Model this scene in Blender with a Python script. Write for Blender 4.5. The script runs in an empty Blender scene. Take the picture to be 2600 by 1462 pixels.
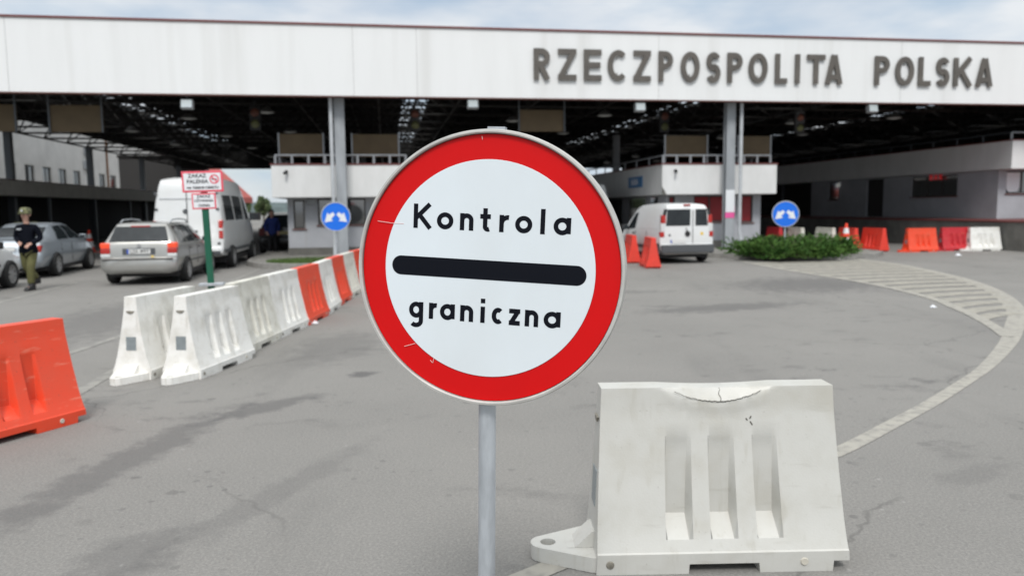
import bpy, bmesh, math, random
from mathutils import Vector, Matrix
random.seed(7)
R = math.radians
SC = bpy.context.scene
COL = SC.collection

# ------------------------------------------------------------------ camera
cam_d = bpy.data.cameras.new('camera')
cam = bpy.data.objects.new('camera', cam_d); COL.objects.link(cam)
cam_d.sensor_width = 36.0; cam_d.lens = 27.04
cam_d.clip_start = 0.05; cam_d.clip_end = 5000
cam.matrix_world = Matrix.Translation((0, 0, 1.70)) @ Matrix.Rotation(R(90 - 5.876), 4, 'X') @ Matrix.Rotation(-0.0107, 4, 'Z')
cam_d.dof.use_dof = True; cam_d.dof.focus_distance = 2.28; cam_d.dof.aperture_fstop = 3.0
SC.camera = cam

# ------------------------------------------------------------------ world, sun, exposure
W = bpy.data.worlds.new('World'); SC.world = W; W.use_nodes = True
nt = W.node_tree; N = nt.nodes; L = nt.links
bg = N['Background']; bg.inputs['Strength'].default_value = 0.10
sky = N.new('ShaderNodeTexSky'); sky.sky_type = 'NISHITA'; sky.sun_disc = False
SUN_EL, SUN_AZ = 50, 180          # sun high, behind the camera and a little to its left
sky.sun_elevation = R(SUN_EL); sky.sun_rotation = R(SUN_AZ)
tc = N.new('ShaderNodeTexCoord'); mp = N.new('ShaderNodeMapping'); mp.inputs['Scale'].default_value = (1.0, 1.0, 3.2)
mp.inputs['Location'].default_value = (0.42, 0.1, 0.0)
nz = N.new('ShaderNodeTexNoise'); nz.inputs['Scale'].default_value = 3.6; nz.inputs['Detail'].default_value = 7; nz.inputs['Roughness'].default_value = 0.52
nz2 = N.new('ShaderNodeTexNoise'); nz2.inputs['Scale'].default_value = 6.0; nz2.inputs['Detail'].default_value = 5
rp = N.new('ShaderNodeValToRGB'); rp.color_ramp.elements[0].position = 0.40; rp.color_ramp.elements[1].position = 0.56
rp.color_ramp.elements[0].color = (0.72, 0.72, 0.72, 1); rp.color_ramp.elements[1].color = (1, 1, 1, 1)
rc = N.new('ShaderNodeValToRGB'); rc.color_ramp.elements[0].position = 0.36; rc.color_ramp.elements[1].position = 0.62
rc.color_ramp.elements[0].color = (4.7, 5.7, 6.8, 1); rc.color_ramp.elements[1].color = (7.3, 7.6, 7.9, 1)
mx = N.new('ShaderNodeMix'); mx.data_type = 'RGBA'
# an overcast sky is about twice as bright overhead as near the horizon
gm = N.new('ShaderNodeMix'); gm.data_type = 'RGBA'; gm.blend_type = 'MULTIPLY'; gm.inputs[0].default_value = 1.0; gm.clamp_result = False
sep = N.new('ShaderNodeSeparateXYZ'); gr = N.new('ShaderNodeMapRange'); gr.inputs['From Min'].default_value = 0.28; gr.inputs['From Max'].default_value = 0.95; gz = N.new('ShaderNodeMix'); gz.data_type = 'RGBA'; gz.inputs[6].default_value = (1, 1, 1, 1); gz.inputs[7].default_value = (2.3, 2.13, 1.92, 1)
L.new(tc.outputs['Generated'], sep.inputs[0])
L.new(tc.outputs['Generated'], mp.inputs['Vector']); L.new(mp.outputs[0], nz.inputs['Vector']); L.new(mp.outputs[0], nz2.inputs['Vector'])
L.new(nz.outputs['Fac'], rp.inputs[0]); L.new(nz2.outputs['Fac'], rc.inputs[0])
L.new(rp.outputs[0], mx.inputs[0]); L.new(sky.outputs[0], mx.inputs[6]); L.new(rc.outputs[0], mx.inputs[7]); L.new(mx.outputs[2], gm.inputs[6]); L.new(sep.outputs['Z'], gr.inputs['Value']); L.new(gr.outputs[0], gz.inputs[0]); L.new(gz.outputs[2], gm.inputs[7]); L.new(gm.outputs[2], bg.inputs['Color'])
sd = bpy.data.lights.new('sun', 'SUN'); sd.energy = 2.0; sd.angle = R(16); sd.color = (1.0, 0.985, 0.96)
so = bpy.data.objects.new('sun', sd); COL.objects.link(so)
_el, _az = R(SUN_EL), R(SUN_AZ)
sun_dir = Vector((math.sin(_az) * math.cos(_el), math.cos(_az) * math.cos(_el), math.sin(_el)))
so.rotation_euler = sun_dir.to_track_quat('Z', 'Y').to_euler(); so.location = (0, -20, 40)
SC.view_settings.view_transform = 'Standard'; SC.view_settings.look = 'None'
SC.view_settings.exposure = 0.17; SC.view_settings.gamma = 1.0

# ------------------------------------------------------------------ materials
def mat(name, col, rough=0.6, metal=0.0, var=0.0, scale=8.0, var_col=None, bump=0.0, bscale=40.0, emit=None, estr=0.0, spec=0.5, stretch=None, trans=0.0, coat=0.0, lo=0.35, hi=0.65):
    m = bpy.data.materials.new(name); m.use_nodes = True
    t = m.node_tree; b = t.nodes['Principled BSDF']
    b.inputs['Base Color'].default_value = (*col, 1); b.inputs['Roughness'].default_value = rough; b.inputs['Metallic'].default_value = metal
    b.inputs['Specular IOR Level'].default_value = spec
    if trans: b.inputs['Transmission Weight'].default_value = trans
    if coat: b.inputs['Coat Weight'].default_value = coat; b.inputs['Coat Roughness'].default_value = 0.08
    if emit: b.inputs['Emission Color'].default_value = (*emit, 1); b.inputs['Emission Strength'].default_value = estr
    if var or bump:
        c = t.nodes.new('ShaderNodeTexCoord'); mpn = t.nodes.new('ShaderNodeMapping'); oi = t.nodes.new('ShaderNodeObjectInfo'); om = t.nodes.new('ShaderNodeMath'); om.operation = 'MULTIPLY'; om.inputs[1].default_value = 37.0
        t.links.new(oi.outputs['Random'], om.inputs[0]); t.links.new(om.outputs[0], mpn.inputs['Location'])
        if stretch: mpn.inputs['Scale'].default_value = stretch
        t.links.new(c.outputs['Object'], mpn.inputs[0])
    if var:
        n1 = t.nodes.new('ShaderNodeTexNoise'); n1.inputs['Scale'].default_value = scale; n1.inputs['Detail'].default_value = 6; n1.inputs['Roughness'].default_value = 0.6
        r1 = t.nodes.new('ShaderNodeMapRange'); r1.inputs['From Min'].default_value = lo; r1.inputs['From Max'].default_value = hi; r1.inputs['To Max'].default_value = var
        x = t.nodes.new('ShaderNodeMix'); x.data_type = 'RGBA'
        x.inputs[6].default_value = (*col, 1); x.inputs[7].default_value = (*(var_col or tuple(v * 0.4 for v in col)), 1)
        t.links.new(mpn.outputs[0], n1.inputs['Vector']); t.links.new(n1.outputs['Fac'], r1.inputs['Value'])
        t.links.new(r1.outputs[0], x.inputs[0]); t.links.new(x.outputs[2], b.inputs['Base Color'])
    if bump:
        n2 = t.nodes.new('ShaderNodeTexNoise'); n2.inputs['Scale'].default_value = bscale; n2.inputs['Detail'].default_value = 4
        bp = t.nodes.new('ShaderNodeBump'); bp.inputs['Strength'].default_value = bump; bp.inputs['Distance'].default_value = 0.01
        t.links.new(mpn.outputs[0], n2.inputs['Vector']); t.links.new(n2.outputs['Fac'], bp.inputs['Height']); t.links.new(bp.outputs[0], b.inputs['Normal'])
    return m

def layer(m, scale, stretch, lo, hi, am, col, det=4, rot=0.0):
    # another wear layer over a material made by mat()
    t = m.node_tree; b = t.nodes['Principled BSDF']; src = b.inputs['Base Color'].links[0].from_socket
    c = t.nodes.new('ShaderNodeTexCoord'); mp_ = t.nodes.new('ShaderNodeMapping'); mp_.inputs['Scale'].default_value = stretch; mp_.inputs['Rotation'].default_value = (0, rot, 0); mp_.inputs['Location'].default_value = (scale * .37, 0, scale * .11)
    n1 = t.nodes.new('ShaderNodeTexNoise'); n1.inputs['Scale'].default_value = scale; n1.inputs['Detail'].default_value = det
    r1 = t.nodes.new('ShaderNodeMapRange'); r1.inputs['From Min'].default_value = lo; r1.inputs['From Max'].default_value = hi; r1.inputs['To Max'].default_value = am
    x = t.nodes.new('ShaderNodeMix'); x.data_type = 'RGBA'; x.inputs[7].default_value = (*col, 1)
    t.links.new(c.outputs['Object'], mp_.inputs[0]); t.links.new(mp_.outputs[0], n1.inputs['Vector']); t.links.new(n1.outputs['Fac'], r1.inputs['Value'])
    t.links.new(r1.outputs[0], x.inputs[0]); t.links.new(src, x.inputs[6]); t.links.new(x.outputs[2], b.inputs['Base Color'])
def asphalt_mat():
    m = bpy.data.materials.new('asphalt'); m.use_nodes = True
    t = m.node_tree; n = t.nodes; l = t.links; b = n['Principled BSDF']; b.inputs['Roughness'].default_value = 0.9; b.inputs['Specular IOR Level'].default_value = 0.25
    c = n.new('ShaderNodeTexCoord')
    def noise(sc, det=6, ro=0.6, st=None, rot=0.0):
        mpn = n.new('ShaderNodeMapping'); mpn.inputs['Rotation'].default_value = (0, 0, rot)
        if st: mpn.inputs['Scale'].default_value = st
        l.new(c.outputs['Object'], mpn.inputs[0])
        x = n.new('ShaderNodeTexNoise'); x.inputs['Scale'].default_value = sc; x.inputs['Detail'].default_value = det; x.inputs['Roughness'].default_value = ro
        l.new(mpn.outputs[0], x.inputs['Vector']); return x.outputs['Fac']
    def rng(v, a, b_, lo=0.0, hi=1.0):
        r = n.new('ShaderNodeMapRange'); r.inputs['From Min'].default_value = a; r.inputs['From Max'].default_value = b_
        r.inputs['To Min'].default_value = lo; r.inputs['To Max'].default_value = hi; l.new(v, r.inputs['Value']); return r.outputs[0]
    def mix(f, a, b_):
        x = n.new('ShaderNodeMix'); x.data_type = 'RGBA'
        l.new(f, x.inputs[0])
        for k, v in ((6, a), (7, b_)):
            if isinstance(v, tuple): x.inputs[k].default_value = (*v, 1)
            else: l.new(v, x.inputs[k])
        return x.outputs[2]
    def mul(a, b_):
        x = n.new('ShaderNodeMath'); x.operation = 'MULTIPLY'; l.new(a, x.inputs[0]); l.new(b_, x.inputs[1]); return x.outputs[0]
    base = mix(rng(noise(0.35, 5), 0.3, 0.7), (0.186, 0.180, 0.170), (0.226, 0.218, 0.205))
    base = mix(rng(noise(60, 4, 0.8), 0.46, 0.72, 0, 0.7), base, (0.34, 0.325, 0.30))         # pale aggregate
    base = mix(rng(noise(85, 3, 0.8), 0.54, 0.72, 0, 0.7), base, (0.085, 0.082, 0.077))     # dark aggregate
    base = mix(rng(noise(0.9, 6, 0.65, (1.0, 0.22, 1)), 0.55, 0.72, 0, 0.36), base, (0.125, 0.122, 0.117))   # tyre-worn streaks
    base = mix(mul(rng(noise(2.6, 5, 0.6, (0.75, 1.0, 1), 0.25), 0.56, 0.68, 0, 0.6), rng(noise(0.42, 2), 0.48, 0.62)), base, (0.095, 0.092, 0.09))  # oil stains
    def spots(sc, rmax, col, am, mask):
        wob = n.new('ShaderNodeVectorMath'); wob.operation = 'MULTIPLY_ADD'; wn = n.new('ShaderNodeTexNoise'); wn.inputs['Scale'].default_value = sc * 3.5; l.new(c.outputs['Object'], wn.inputs['Vector'])
        l.new(wn.outputs['Color'], wob.inputs[0]); wob.inputs[1].default_value = (.22 / sc, .22 / sc, 0); l.new(c.outputs['Object'], wob.inputs[2])
        v = n.new('ShaderNodeTexVoronoi'); v.voronoi_dimensions = '2D'; v.inputs['Scale'].default_value = sc; l.new(wob.outputs[0], v.inputs['Vector'])
        sp = n.new('ShaderNodeSeparateColor'); l.new(v.outputs['Color'], sp.inputs[0])
        rad = rng(sp.outputs[0], 0.45, 1.0, 0.0, rmax); df = n.new('ShaderNodeMath'); df.operation = 'SUBTRACT'; l.new(rad, df.inputs[0]); l.new(v.outputs['Distance'], df.inputs[1])
        return mix(mul(rng(df.outputs[0], 0.0, 0.06, 0, am), mask), base, col)
    base = spots(3.0, .20, (0.085, 0.083, 0.08), .55, rng(noise(0.55, 3), 0.52, 0.64))   # drips and gum
    base = spots(8.0, .22, (0.10, 0.098, 0.095), .5, rng(noise(0.8, 3), 0.50, 0.62))
    base = spots(4.3, .085, (0.42, 0.41, 0.39), .6, rng(noise(0.7, 2), 0.54, 0.60))
    cv = n.new('ShaderNodeTexVoronoi'); cv.voronoi_dimensions = '2D'; cv.feature = 'DISTANCE_TO_EDGE'; cv.inputs['Scale'].default_value = 0.16
    cw = n.new('ShaderNodeVectorMath'); cw.operation = 'MULTIPLY_ADD'; cn_ = n.new('ShaderNodeTexNoise'); cn_.inputs['Scale'].default_value = 1.3; cn_.inputs['Detail'].default_value = 5
    l.new(c.outputs['Object'], cn_.inputs['Vector']); l.new(cn_.outputs['Color'], cw.inputs[0]); cw.inputs[1].default_value = (1.0, 1.0, 0); l.new(c.outputs['Object'], cw.inputs[2]); l.new(cw.outputs[0], cv.inputs['Vector'])
    base = mix(mul(rng(cv.outputs['Distance'], .0008, .0034, .38, 0.0), rng(noise(0.3, 2), 0.44, 0.52)), base, (0.07, 0.068, 0.064))    # cracks
    nd = noise(4.6, 6, 0.68)
    for (sx, sy, rx, ry, rot, am) in ((-2.66, 5.2, .20, 1.6, R(-9), .55), (-2.15, 6.6, .16, .6, R(-40), .6), (-1.45, 4.5, .13, 1.2, R(-20), .28), (-1.95, 3.7, .22, .35, R(-20), .4), (6.4, 16.6, 2.0, 1.5, R(40), .6), (3.6, 12.9, 1.6, .45, R(20), .6), (-1.55, 7.9, .16, .14, 0, .8), (2.9, 4.7, .35, .12, R(30), .25), (-2.2, 9.6, .5, 1.2, 0, .35), (-6.5, 12.5, 1.0, 2.6, R(10), .45), (1.2, 15.5, 2.2, .4, 0, .4)):
        mpn = n.new('ShaderNodeMapping'); mpn.vector_type = 'TEXTURE'; mpn.inputs['Location'].default_value = (sx, sy, 0); mpn.inputs['Rotation'].default_value = (0, 0, rot); mpn.inputs['Scale'].default_value = (rx, ry, 1)
        ln = n.new('ShaderNodeVectorMath'); ln.operation = 'LENGTH'; l.new(c.outputs['Object'], mpn.inputs[0]); l.new(mpn.outputs[0], ln.inputs[0])
        ad = n.new('ShaderNodeMath'); ad.operation = 'MULTIPLY_ADD'; l.new(nd, ad.inputs[0]); ad.inputs[1].default_value = -2.6; l.new(ln.outputs['Value'], ad.inputs[2])
        base = mix(rng(ad.outputs[0], -.72, -.12, am, 0.0), base, (0.10, 0.097, 0.096))   # a stain with its own outline
    l.new(base, b.inputs['Base Color'])
    bp = n.new('ShaderNodeBump'); bp.inputs['Strength'].default_value = 0.35; bp.inputs['Distance'].default_value = 0.004
    l.new(noise(140, 3, 0.7), bp.inputs['Height']); l.new(bp.outputs[0], b.inputs['Normal'])
    return m

M = {}
M['asphalt'] = asphalt_mat()
M['paint'] = mat('road_paint', (0.35, 0.332, 0.292), 0.9, var=0.9, scale=11, var_col=(0.215, 0.207, 0.19), lo=0.44, hi=0.70)
M['paint_faint'] = mat('faint_road_paint', (0.285, 0.276, 0.252), 0.9, var=1.0, scale=7, var_col=(0.21, 0.203, 0.19), lo=0.4, hi=0.6)
M['hatch'] = mat('worn_hatch_paint', (0.335, 0.315, 0.27), 0.9, var=0.9, scale=5, var_col=(0.225, 0.215, 0.19), lo=0.40, hi=0.66)
M['stain'] = mat('oil_stain', (0.105, 0.103, 0.10), 0.85, var=1, scale=3, var_col=(0.17, 0.165, 0.155))
M['pave'] = mat('paving', (0.27, 0.26, 0.24), 0.9, var=0.6, scale=3, bump=0.3, bscale=30)
M['kerb'] = mat('kerb_stone', (0.30, 0.29, 0.27), 0.9, var=0.5, scale=5)
M['white_plastic'] = mat('white_barrier_plastic', (0.78, 0.77, 0.735), 0.5, var=0.5, scale=7, var_col=(0.50, 0.46, 0.38), bump=0.06, bscale=60, lo=0.48, hi=0.8)
M['white_dirty'] = mat('dirty_white_plastic', (0.68, 0.665, 0.60), 0.6, var=0.7, scale=7, var_col=(0.40, 0.375, 0.30), bump=0.06, lo=0.42, hi=0.75)
M['white_main'] = mat('scuffed_white_plastic', (0.52, 0.512, 0.478), 0.42, var=0.38, scale=9, var_col=(0.43, 0.415, 0.365), bump=0.07, bscale=110, lo=0.46, hi=0.76)
for k_ in ('white_main', 'white_plastic', 'white_dirty'):
    layer(M[k_], 26, (.16, 1, 1.0), .62, .76, .35, (.33, .315, .27), 6, R(4))       # sideways scuffs
    layer(M[k_], 22, (1, 1, .10), .60, .75, .40, (.36, .34, .28), 5)                # run-off streaks
    layer(M[k_], 60, (1, 1, 1), .69, .76, .45, (.27, .255, .21), 3)                 # specks of dirt
    layer(M[k_], 3.2, (1, 1, 1), .52, .70, .45, (.40, .375, .31), 7)                # ground-in dirt
M['orange_plastic'] = mat('orange_barrier_plastic', (0.78, 0.062, 0.020), 0.42, var=0.5, scale=5, var_col=(0.66, 0.085, 0.04), bump=0.05, bscale=60)
M['red_plastic'] = mat('red_barrier_plastic', (0.74, 0.045, 0.026), 0.45, var=0.4, scale=5, var_col=(0.5, 0.05, 0.03))
M['crimson_plastic'] = mat('crimson_barrier_plastic', (0.52, 0.022, 0.03), 0.45, var=0.4, scale=5, var_col=(0.36, 0.02, 0.03))
for k_ in ('orange_plastic', 'red_plastic', 'crimson_plastic'):
    layer(M[k_], 30, (.2, 1, 1.0), .62, .72, .4, (.80, .30, .20), 6, R(6)); layer(M[k_], 60, (1, 1, 1), .66, .73, .5, (.16, .07, .05), 3)
M['reflector'] = mat('grey_reflector', (0.24, 0.27, 0.28), 0.35, var=0.3, scale=20)
M['crack'] = mat('dark_crack', (0.09, 0.083, 0.07), 0.9)
M['clear_plug'] = mat('pale_plug', (0.50, 0.47, 0.40), 0.7)
M['grime'] = mat('grime', (0.30, 0.28, 0.235), 0.9, var=1, scale=30, var_col=(0.12, 0.11, 0.09))
M['sign_white'] = mat('sign_white', (0.69, 0.745, 0.78), 0.36, bump=0.05, bscale=420, var=0.35, scale=3, var_col=(0.62, 0.66, 0.68))
M['sign_red'] = mat('sign_red', (0.60, 0.003, 0.004), 0.4, spec=0.22, var=0.25, scale=6, var_col=(0.50, 0.005, 0.005), bump=0.03, bscale=420)
M['sign_black'] = mat('sign_black', (0.004, 0.005, 0.009), 0.55, spec=0.12)
M['scratch'] = mat('pale_scratch', (0.75, 0.5, 0.47), 0.6)
M['rim_grey'] = mat('sign_rim', (0.52, 0.51, 0.48), 0.5, metal=0.1, var=0.4, scale=12)
M['galv'] = mat('galvanised_steel', (0.53, 0.56, 0.59), 0.5, metal=0.45, var=0.6, scale=14, stretch=(1, 1, 0.25), bump=0.1, bscale=90)
M['steel_grey'] = mat('grey_painted_steel', (0.36, 0.38, 0.40), 0.55, var=0.4, scale=3, stretch=(1, 1, 0.3))
M['steel_light'] = mat('pale_painted_steel', (0.50, 0.52, 0.54), 0.5, var=0.3, scale=3)
M['steel_dark'] = mat('dark_painted_steel', (0.075, 0.085, 0.095), 0.5)
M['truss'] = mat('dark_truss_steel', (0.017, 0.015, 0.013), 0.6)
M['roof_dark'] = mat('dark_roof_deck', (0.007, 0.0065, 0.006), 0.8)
M['fascia'] = mat('white_fascia_panel', (0.755, 0.76, 0.755), 0.5, var=0.2, scale=2.0, var_col=(0.58, 0.575, 0.56), stretch=(1, 1, 0.12), lo=0.42, hi=0.75, bump=0.05, bscale=1.2)
M['joint'] = mat('panel_joint', (0.36, 0.35, 0.34), 0.8)
M['flashing'] = mat('red_brown_flashing', (0.16, 0.045, 0.04), 0.5)
M['letter'] = mat('bronze_letter', (0.115, 0.102, 0.088), 0.5, var=0.4, scale=2)
M['band'] = mat('white_render_band', (0.72, 0.72, 0.71), 0.7, var=0.3, scale=2, var_col=(0.5, 0.5, 0.48), stretch=(1, 1, 0.4))
M['band_grey'] = mat('grey_render_band', (0.58, 0.55, 0.49), 0.75, var=0.25, scale=1.5)
M['wall_grey'] = mat('grey_render_wall', (0.40, 0.41, 0.435), 0.8, var=0.25, scale=1.2)
M['concrete'] = mat('dark_concrete', (0.17, 0.165, 0.15), 0.9, var=0.6, scale=1.6)
M['brown_board'] = mat('brown_board_back', (0.12, 0.085, 0.045), 0.75, var=0.3, scale=2)
M['wall_white'] = mat('white_render_wall', (0.60, 0.58, 0.55), 0.8, var=0.25, scale=0.7)
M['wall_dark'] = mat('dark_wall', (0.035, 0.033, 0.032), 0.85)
M['glass_dark'] = mat('dark_window_glass', (0.012, 0.014, 0.016), 0.05, spec=1.0)
M['glass_dark'].node_tree.nodes['Principled BSDF'].inputs['IOR'].default_value = 1.9
M['glass_car'] = mat('car_glass', (0.022, 0.027, 0.030), 0.06, spec=0.8)
M['glass_rear'] = mat('dusty_rear_glass', (0.018, 0.022, 0.025), 0.15, spec=0.35, var=0.5, scale=3, var_col=(0.04, 0.046, 0.05))
M['red_blind'] = mat('red_blind', (0.28, 0.008, 0.014), 0.5, var=0.2, scale=3)
M['frame_dark'] = mat('dark_window_frame', (0.05, 0.045, 0.04), 0.5)
M['sill_brown'] = mat('brown_sill', (0.14, 0.06, 0.05), 0.6)
M['car_silver'] = mat('silver_car_paint', (0.40, 0.40, 0.385), 0.30, metal=0.45, coat=0.7, var=0.5, scale=2.0, var_col=(0.33, 0.315, 0.28))
M['car_white'] = mat('white_car_paint', (0.70, 0.71, 0.71), 0.3, coat=0.5, var=0.3, scale=1.6, var_col=(0.58, 0.57, 0.53))
M['car_grey'] = mat('grey_blue_car_paint', (0.40, 0.44, 0.48), 0.3, metal=0.4, coat=0.7, var=0.2, scale=2)
M['car_black'] = mat('black_car_paint', (0.010, 0.010, 0.012), 0.3, coat=0.4)
M['tyre'] = mat('tyre_rubber', (0.018, 0.018, 0.018), 0.85)
M['alloy'] = mat('alloy_rim', (0.42, 0.42, 0.42), 0.4, metal=0.5)
M['black_plastic'] = mat('black_trim', (0.022, 0.022, 0.023), 0.6)
M['grey_plastic'] = mat('grey_bumper_plastic', (0.075, 0.08, 0.085), 0.6)
M['tail_red'] = mat('red_lamp_lens', (0.42, 0.02, 0.015), 0.2, coat=0.5)
M['tail_shaded'] = mat('shaded_red_lens', (0.10, 0.008, 0.008), 0.4)  # darker copy of the red lens, with the hall's shade put into its colour
M['brake_lit'] = mat('lit_brake_lamp', (0.8, 0.08, 0.03), 0.3, emit=(1.0, 0.07, 0.02), estr=0.22)
M['clear_lens'] = mat('clear_lamp_lens', (0.62, 0.63, 0.63), 0.2, coat=0.5)
M['plate_white'] = mat('number_plate', (0.66, 0.66, 0.64), 0.5)
M['plate_yellow'] = mat('pale_yellow_plate', (0.62, 0.55, 0.28), 0.5)
M['eu_blue'] = mat('blue_band', (0.02, 0.08, 0.45), 0.5)
M['blue_sign'] = mat('blue_sign', (0.005, 0.15, 0.72), 0.38)
M['blue_board'] = mat('blue_board', (0.03, 0.16, 0.36), 0.45)
layer(M['fascia'], 1.1, (1, 1, .05), .56, .72, .28, (.50, .49, .46), 6)
layer(M['sign_white'], 2.2, (1, 1, .25), .52, .72, .35, (.58, .60, .60), 6)
M['white_face'] = mat('white_sign_face', (0.74, 0.75, 0.77), 0.4)
M['pink_border'] = mat('red_sign_border', (0.72, 0.09, 0.13), 0.45)
M['green_post'] = mat('dark_green_post', (0.006, 0.10, 0.055), 0.4, var=0.2, scale=6)
M['skin'] = mat('skin', (0.50, 0.29, 0.22), 0.5)
M['navy'] = mat('navy_jacket', (0.004, 0.005, 0.009), 0.9, spec=0.1, bump=0.25, bscale=12)
M['olive'] = mat('olive_trousers', (0.115, 0.112, 0.040), 0.85, var=0.4, scale=9, bump=0.3, bscale=10)
M['camo'] = mat('camouflage_cloth', (0.19, 0.19, 0.095), 0.85, var=1, scale=22, var_col=(0.055, 0.06, 0.03), lo=0.46, hi=0.54)
M['boot'] = mat('dark_boot', (0.02, 0.02, 0.022), 0.5)
M['blue_cloth'] = mat('blue_jacket', (0.012, 0.030, 0.16), 0.8, bump=0.3, bscale=12)
M['dark_cloth'] = mat('dark_trousers', (0.010, 0.010, 0.013), 0.85)
M['hair'] = mat('dark_hair', (0.03, 0.02, 0.014), 0.7)
M['leaf_a'] = mat('juniper_leaf', (0.042, 0.105, 0.024), 0.8, spec=0.12, var=0.9, scale=2.2, var_col=(0.085, 0.155, 0.035))
M['leaf_b'] = mat('tree_leaf', (0.05, 0.085, 0.03), 0.8, var=0.8, scale=0.8, var_col=(0.09, 0.11, 0.04))
M['grass'] = mat('grass_blade', (0.085, 0.15, 0.03), 0.8, var=0.6, scale=3)
M['soil'] = mat('bed_soil', (0.07, 0.055, 0.04), 0.95)
M['bark'] = mat('bark', (0.07, 0.055, 0.04), 0.9)
M['hill'] = mat('far_hill_cover', (0.09, 0.12, 0.12), 0.95, var=0.6, scale=0.05)
M['roof_red'] = mat('red_roof_sheet', (0.42, 0.075, 0.055), 0.6, var=0.3, scale=1)
M['lamp_glass'] = mat('brightened_floodlight_glass', (0.8, 0.85, 0.85), 0.3, emit=(0.85, 0.97, 1.0), estr=0.32)  # glow added so the pale glass stays bright under the roof
M['lamp_bay'] = mat('dim_lamp_glass', (0.35, 0.35, 0.33), 0.5, emit=(0.9, 0.9, 0.85), estr=0.05)
M['amber_lens'] = mat('unlit_red_lens', (0.10, 0.028, 0.014), 0.5)
M['green_lens'] = mat('unlit_green_lens', (0.10, 0.105, 0.035), 0.5)
M['led_red'] = mat('red_lit_letters', (0.5, 0.02, 0.02), 0.5, emit=(1, 0.05, 0.06), estr=0.16)
M['cone_orange'] = mat('cone_orange', (0.78, 0.055, 0.02), 0.5)
M['cone_white'] = mat('cone_white', (0.72, 0.72, 0.72), 0.4)
M['pink'] = mat('pink_sticker', (0.75, 0.10, 0.32), 0.6)
M['yellow'] = mat('yellow_sticker', (0.75, 0.50, 0.03), 0.6)
M['litter'] = mat('pale_litter', (0.7, 0.72, 0.75), 0.6)
M['rust'] = mat('rust', (0.20, 0.09, 0.04), 0.9)

# ------------------------------------------------------------------ helpers
def tag(o, label=None, cat=None, group=None, kind=None):
    if label: o['label'] = label
    if cat: o['category'] = cat
    if group: o['group'] = group
    if kind: o['kind'] = kind
    return o
def empty(name, loc=(0, 0, 0), rz=0.0, label=None, cat=None, group=None):
    o = bpy.data.objects.new(name, None); COL.objects.link(o)
    o.location = loc; o.rotation_euler = (0, 0, rz); o.empty_display_size = 0.2
    return tag(o, label, cat, group)
def children(o): return [c for c in COL.objects if c.parent == o]
def copy_tree(o, parent=None, kids=None):
    c = o.copy(); COL.objects.link(c)
    if parent: c.parent = parent
    for ch in (list(o.children)): copy_tree(ch, c)
    return c

class MB:
    def __init__(self): self.v = []; self.f = []; self.mi = []; self.m = 0
    def add(self, vs, fs):
        k = len(self.v); self.v += [tuple(p) for p in vs]; self.f += [tuple(i + k for i in f) for f in fs]; self.mi += [self.m] * len(fs); return self
    def box(self, a, b):
        (x0, y0, z0), (x1, y1, z1) = a, b
        return self.add([(x0, y0, z0), (x1, y0, z0), (x1, y1, z0), (x0, y1, z0), (x0, y0, z1), (x1, y0, z1), (x1, y1, z1), (x0, y1, z1)],
                        [(3, 2, 1, 0), (4, 5, 6, 7), (0, 1, 5, 4), (1, 2, 6, 5), (2, 3, 7, 6), (3, 0, 4, 7)])
    def tube(self, p, q, r, n=8, r2=None, cap=True, flat=False):
        p, q = Vector(p), Vector(q); d = (q - p).normalized(); r2 = r if r2 is None else r2
        a = d.orthogonal().normalized(); b = d.cross(a)
        vs = []
        for c, rr in ((p, r), (q, r2)):
            for i in range(n):
                t = 2 * math.pi * (i + 0.5) / n; vs.append(c + a * math.cos(t) * rr + b * math.sin(t) * rr)
        fs = [(i, (i + 1) % n, n + (i + 1) % n, n + i) for i in range(n)]
        if cap: fs += [tuple(range(n - 1, -1, -1)), tuple(range(n, 2 * n))]
        return self.add(vs, fs)
    def lathe(self, prof, axis='Z', n=24, c=(0, 0, 0), a0=0.0, a1=2 * math.pi):
        vs = []; full = abs(a1 - a0 - 2 * math.pi) < 1e-6; m = n if full else n + 1
        for r, h in prof:
            for i in range(m):
                t = a0 + (a1 - a0) * i / n; x, y = r * math.cos(t), r * math.sin(t)
                p = {'Z': (x, y, h), 'Y': (x, h, -y), 'X': (h, x, y)}[axis]
                vs.append((p[0] + c[0], p[1] + c[1], p[2] + c[2]))
        fs = []
        for j in range(len(prof) - 1):
            for i in range(m if full else m - 1):
                k = (i + 1) % m
                fs.append((j * m + i, j * m + k, (j + 1) * m + k, (j + 1) * m + i))
        return self.add(vs, fs)
    def prism(self, pts, y0, y1, axis='Y'):
        n = len(pts); vs = []
        for y in (y0, y1):
            for (x, z) in pts: vs.append((x, y, z) if axis == 'Y' else ((y, x, z) if axis == 'X' else (x, z, y)))
        fs = [(i, (i + 1) % n, n + (i + 1) % n, n + i) for i in range(n)] + [tuple(range(n - 1, -1, -1)), tuple(range(n, 2 * n))]
        return self.add(vs, fs)
    def build(self, name, m, parent=None, smooth=None, bevel=0.0, seg=2, recalc=True, loc=None):
        me = bpy.data.meshes.new(name); me.from_pydata(self.v, [], self.f)
        ms = m if isinstance(m, (list, tuple)) else [m]
        for x in ms: me.materials.append(x)
        if len(ms) > 1: me.polygons.foreach_set('material_index', self.mi)
        if recalc:
            b = bmesh.new(); b.from_mesh(me); bmesh.ops.recalc_face_normals(b, faces=b.faces); b.to_mesh(me); b.free()
        me.update()
        o = bpy.data.objects.new(name, me); COL.objects.link(o)
        if parent: o.parent = parent
        if loc: o.location = loc
        if smooth is not None: smooth_by(me, smooth)
        if bevel:
            md = o.modifiers.new('bevel', 'BEVEL'); md.width = bevel; md.segments = seg; md.limit_method = 'ANGLE'; md.angle_limit = R(28)
        return o

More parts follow.
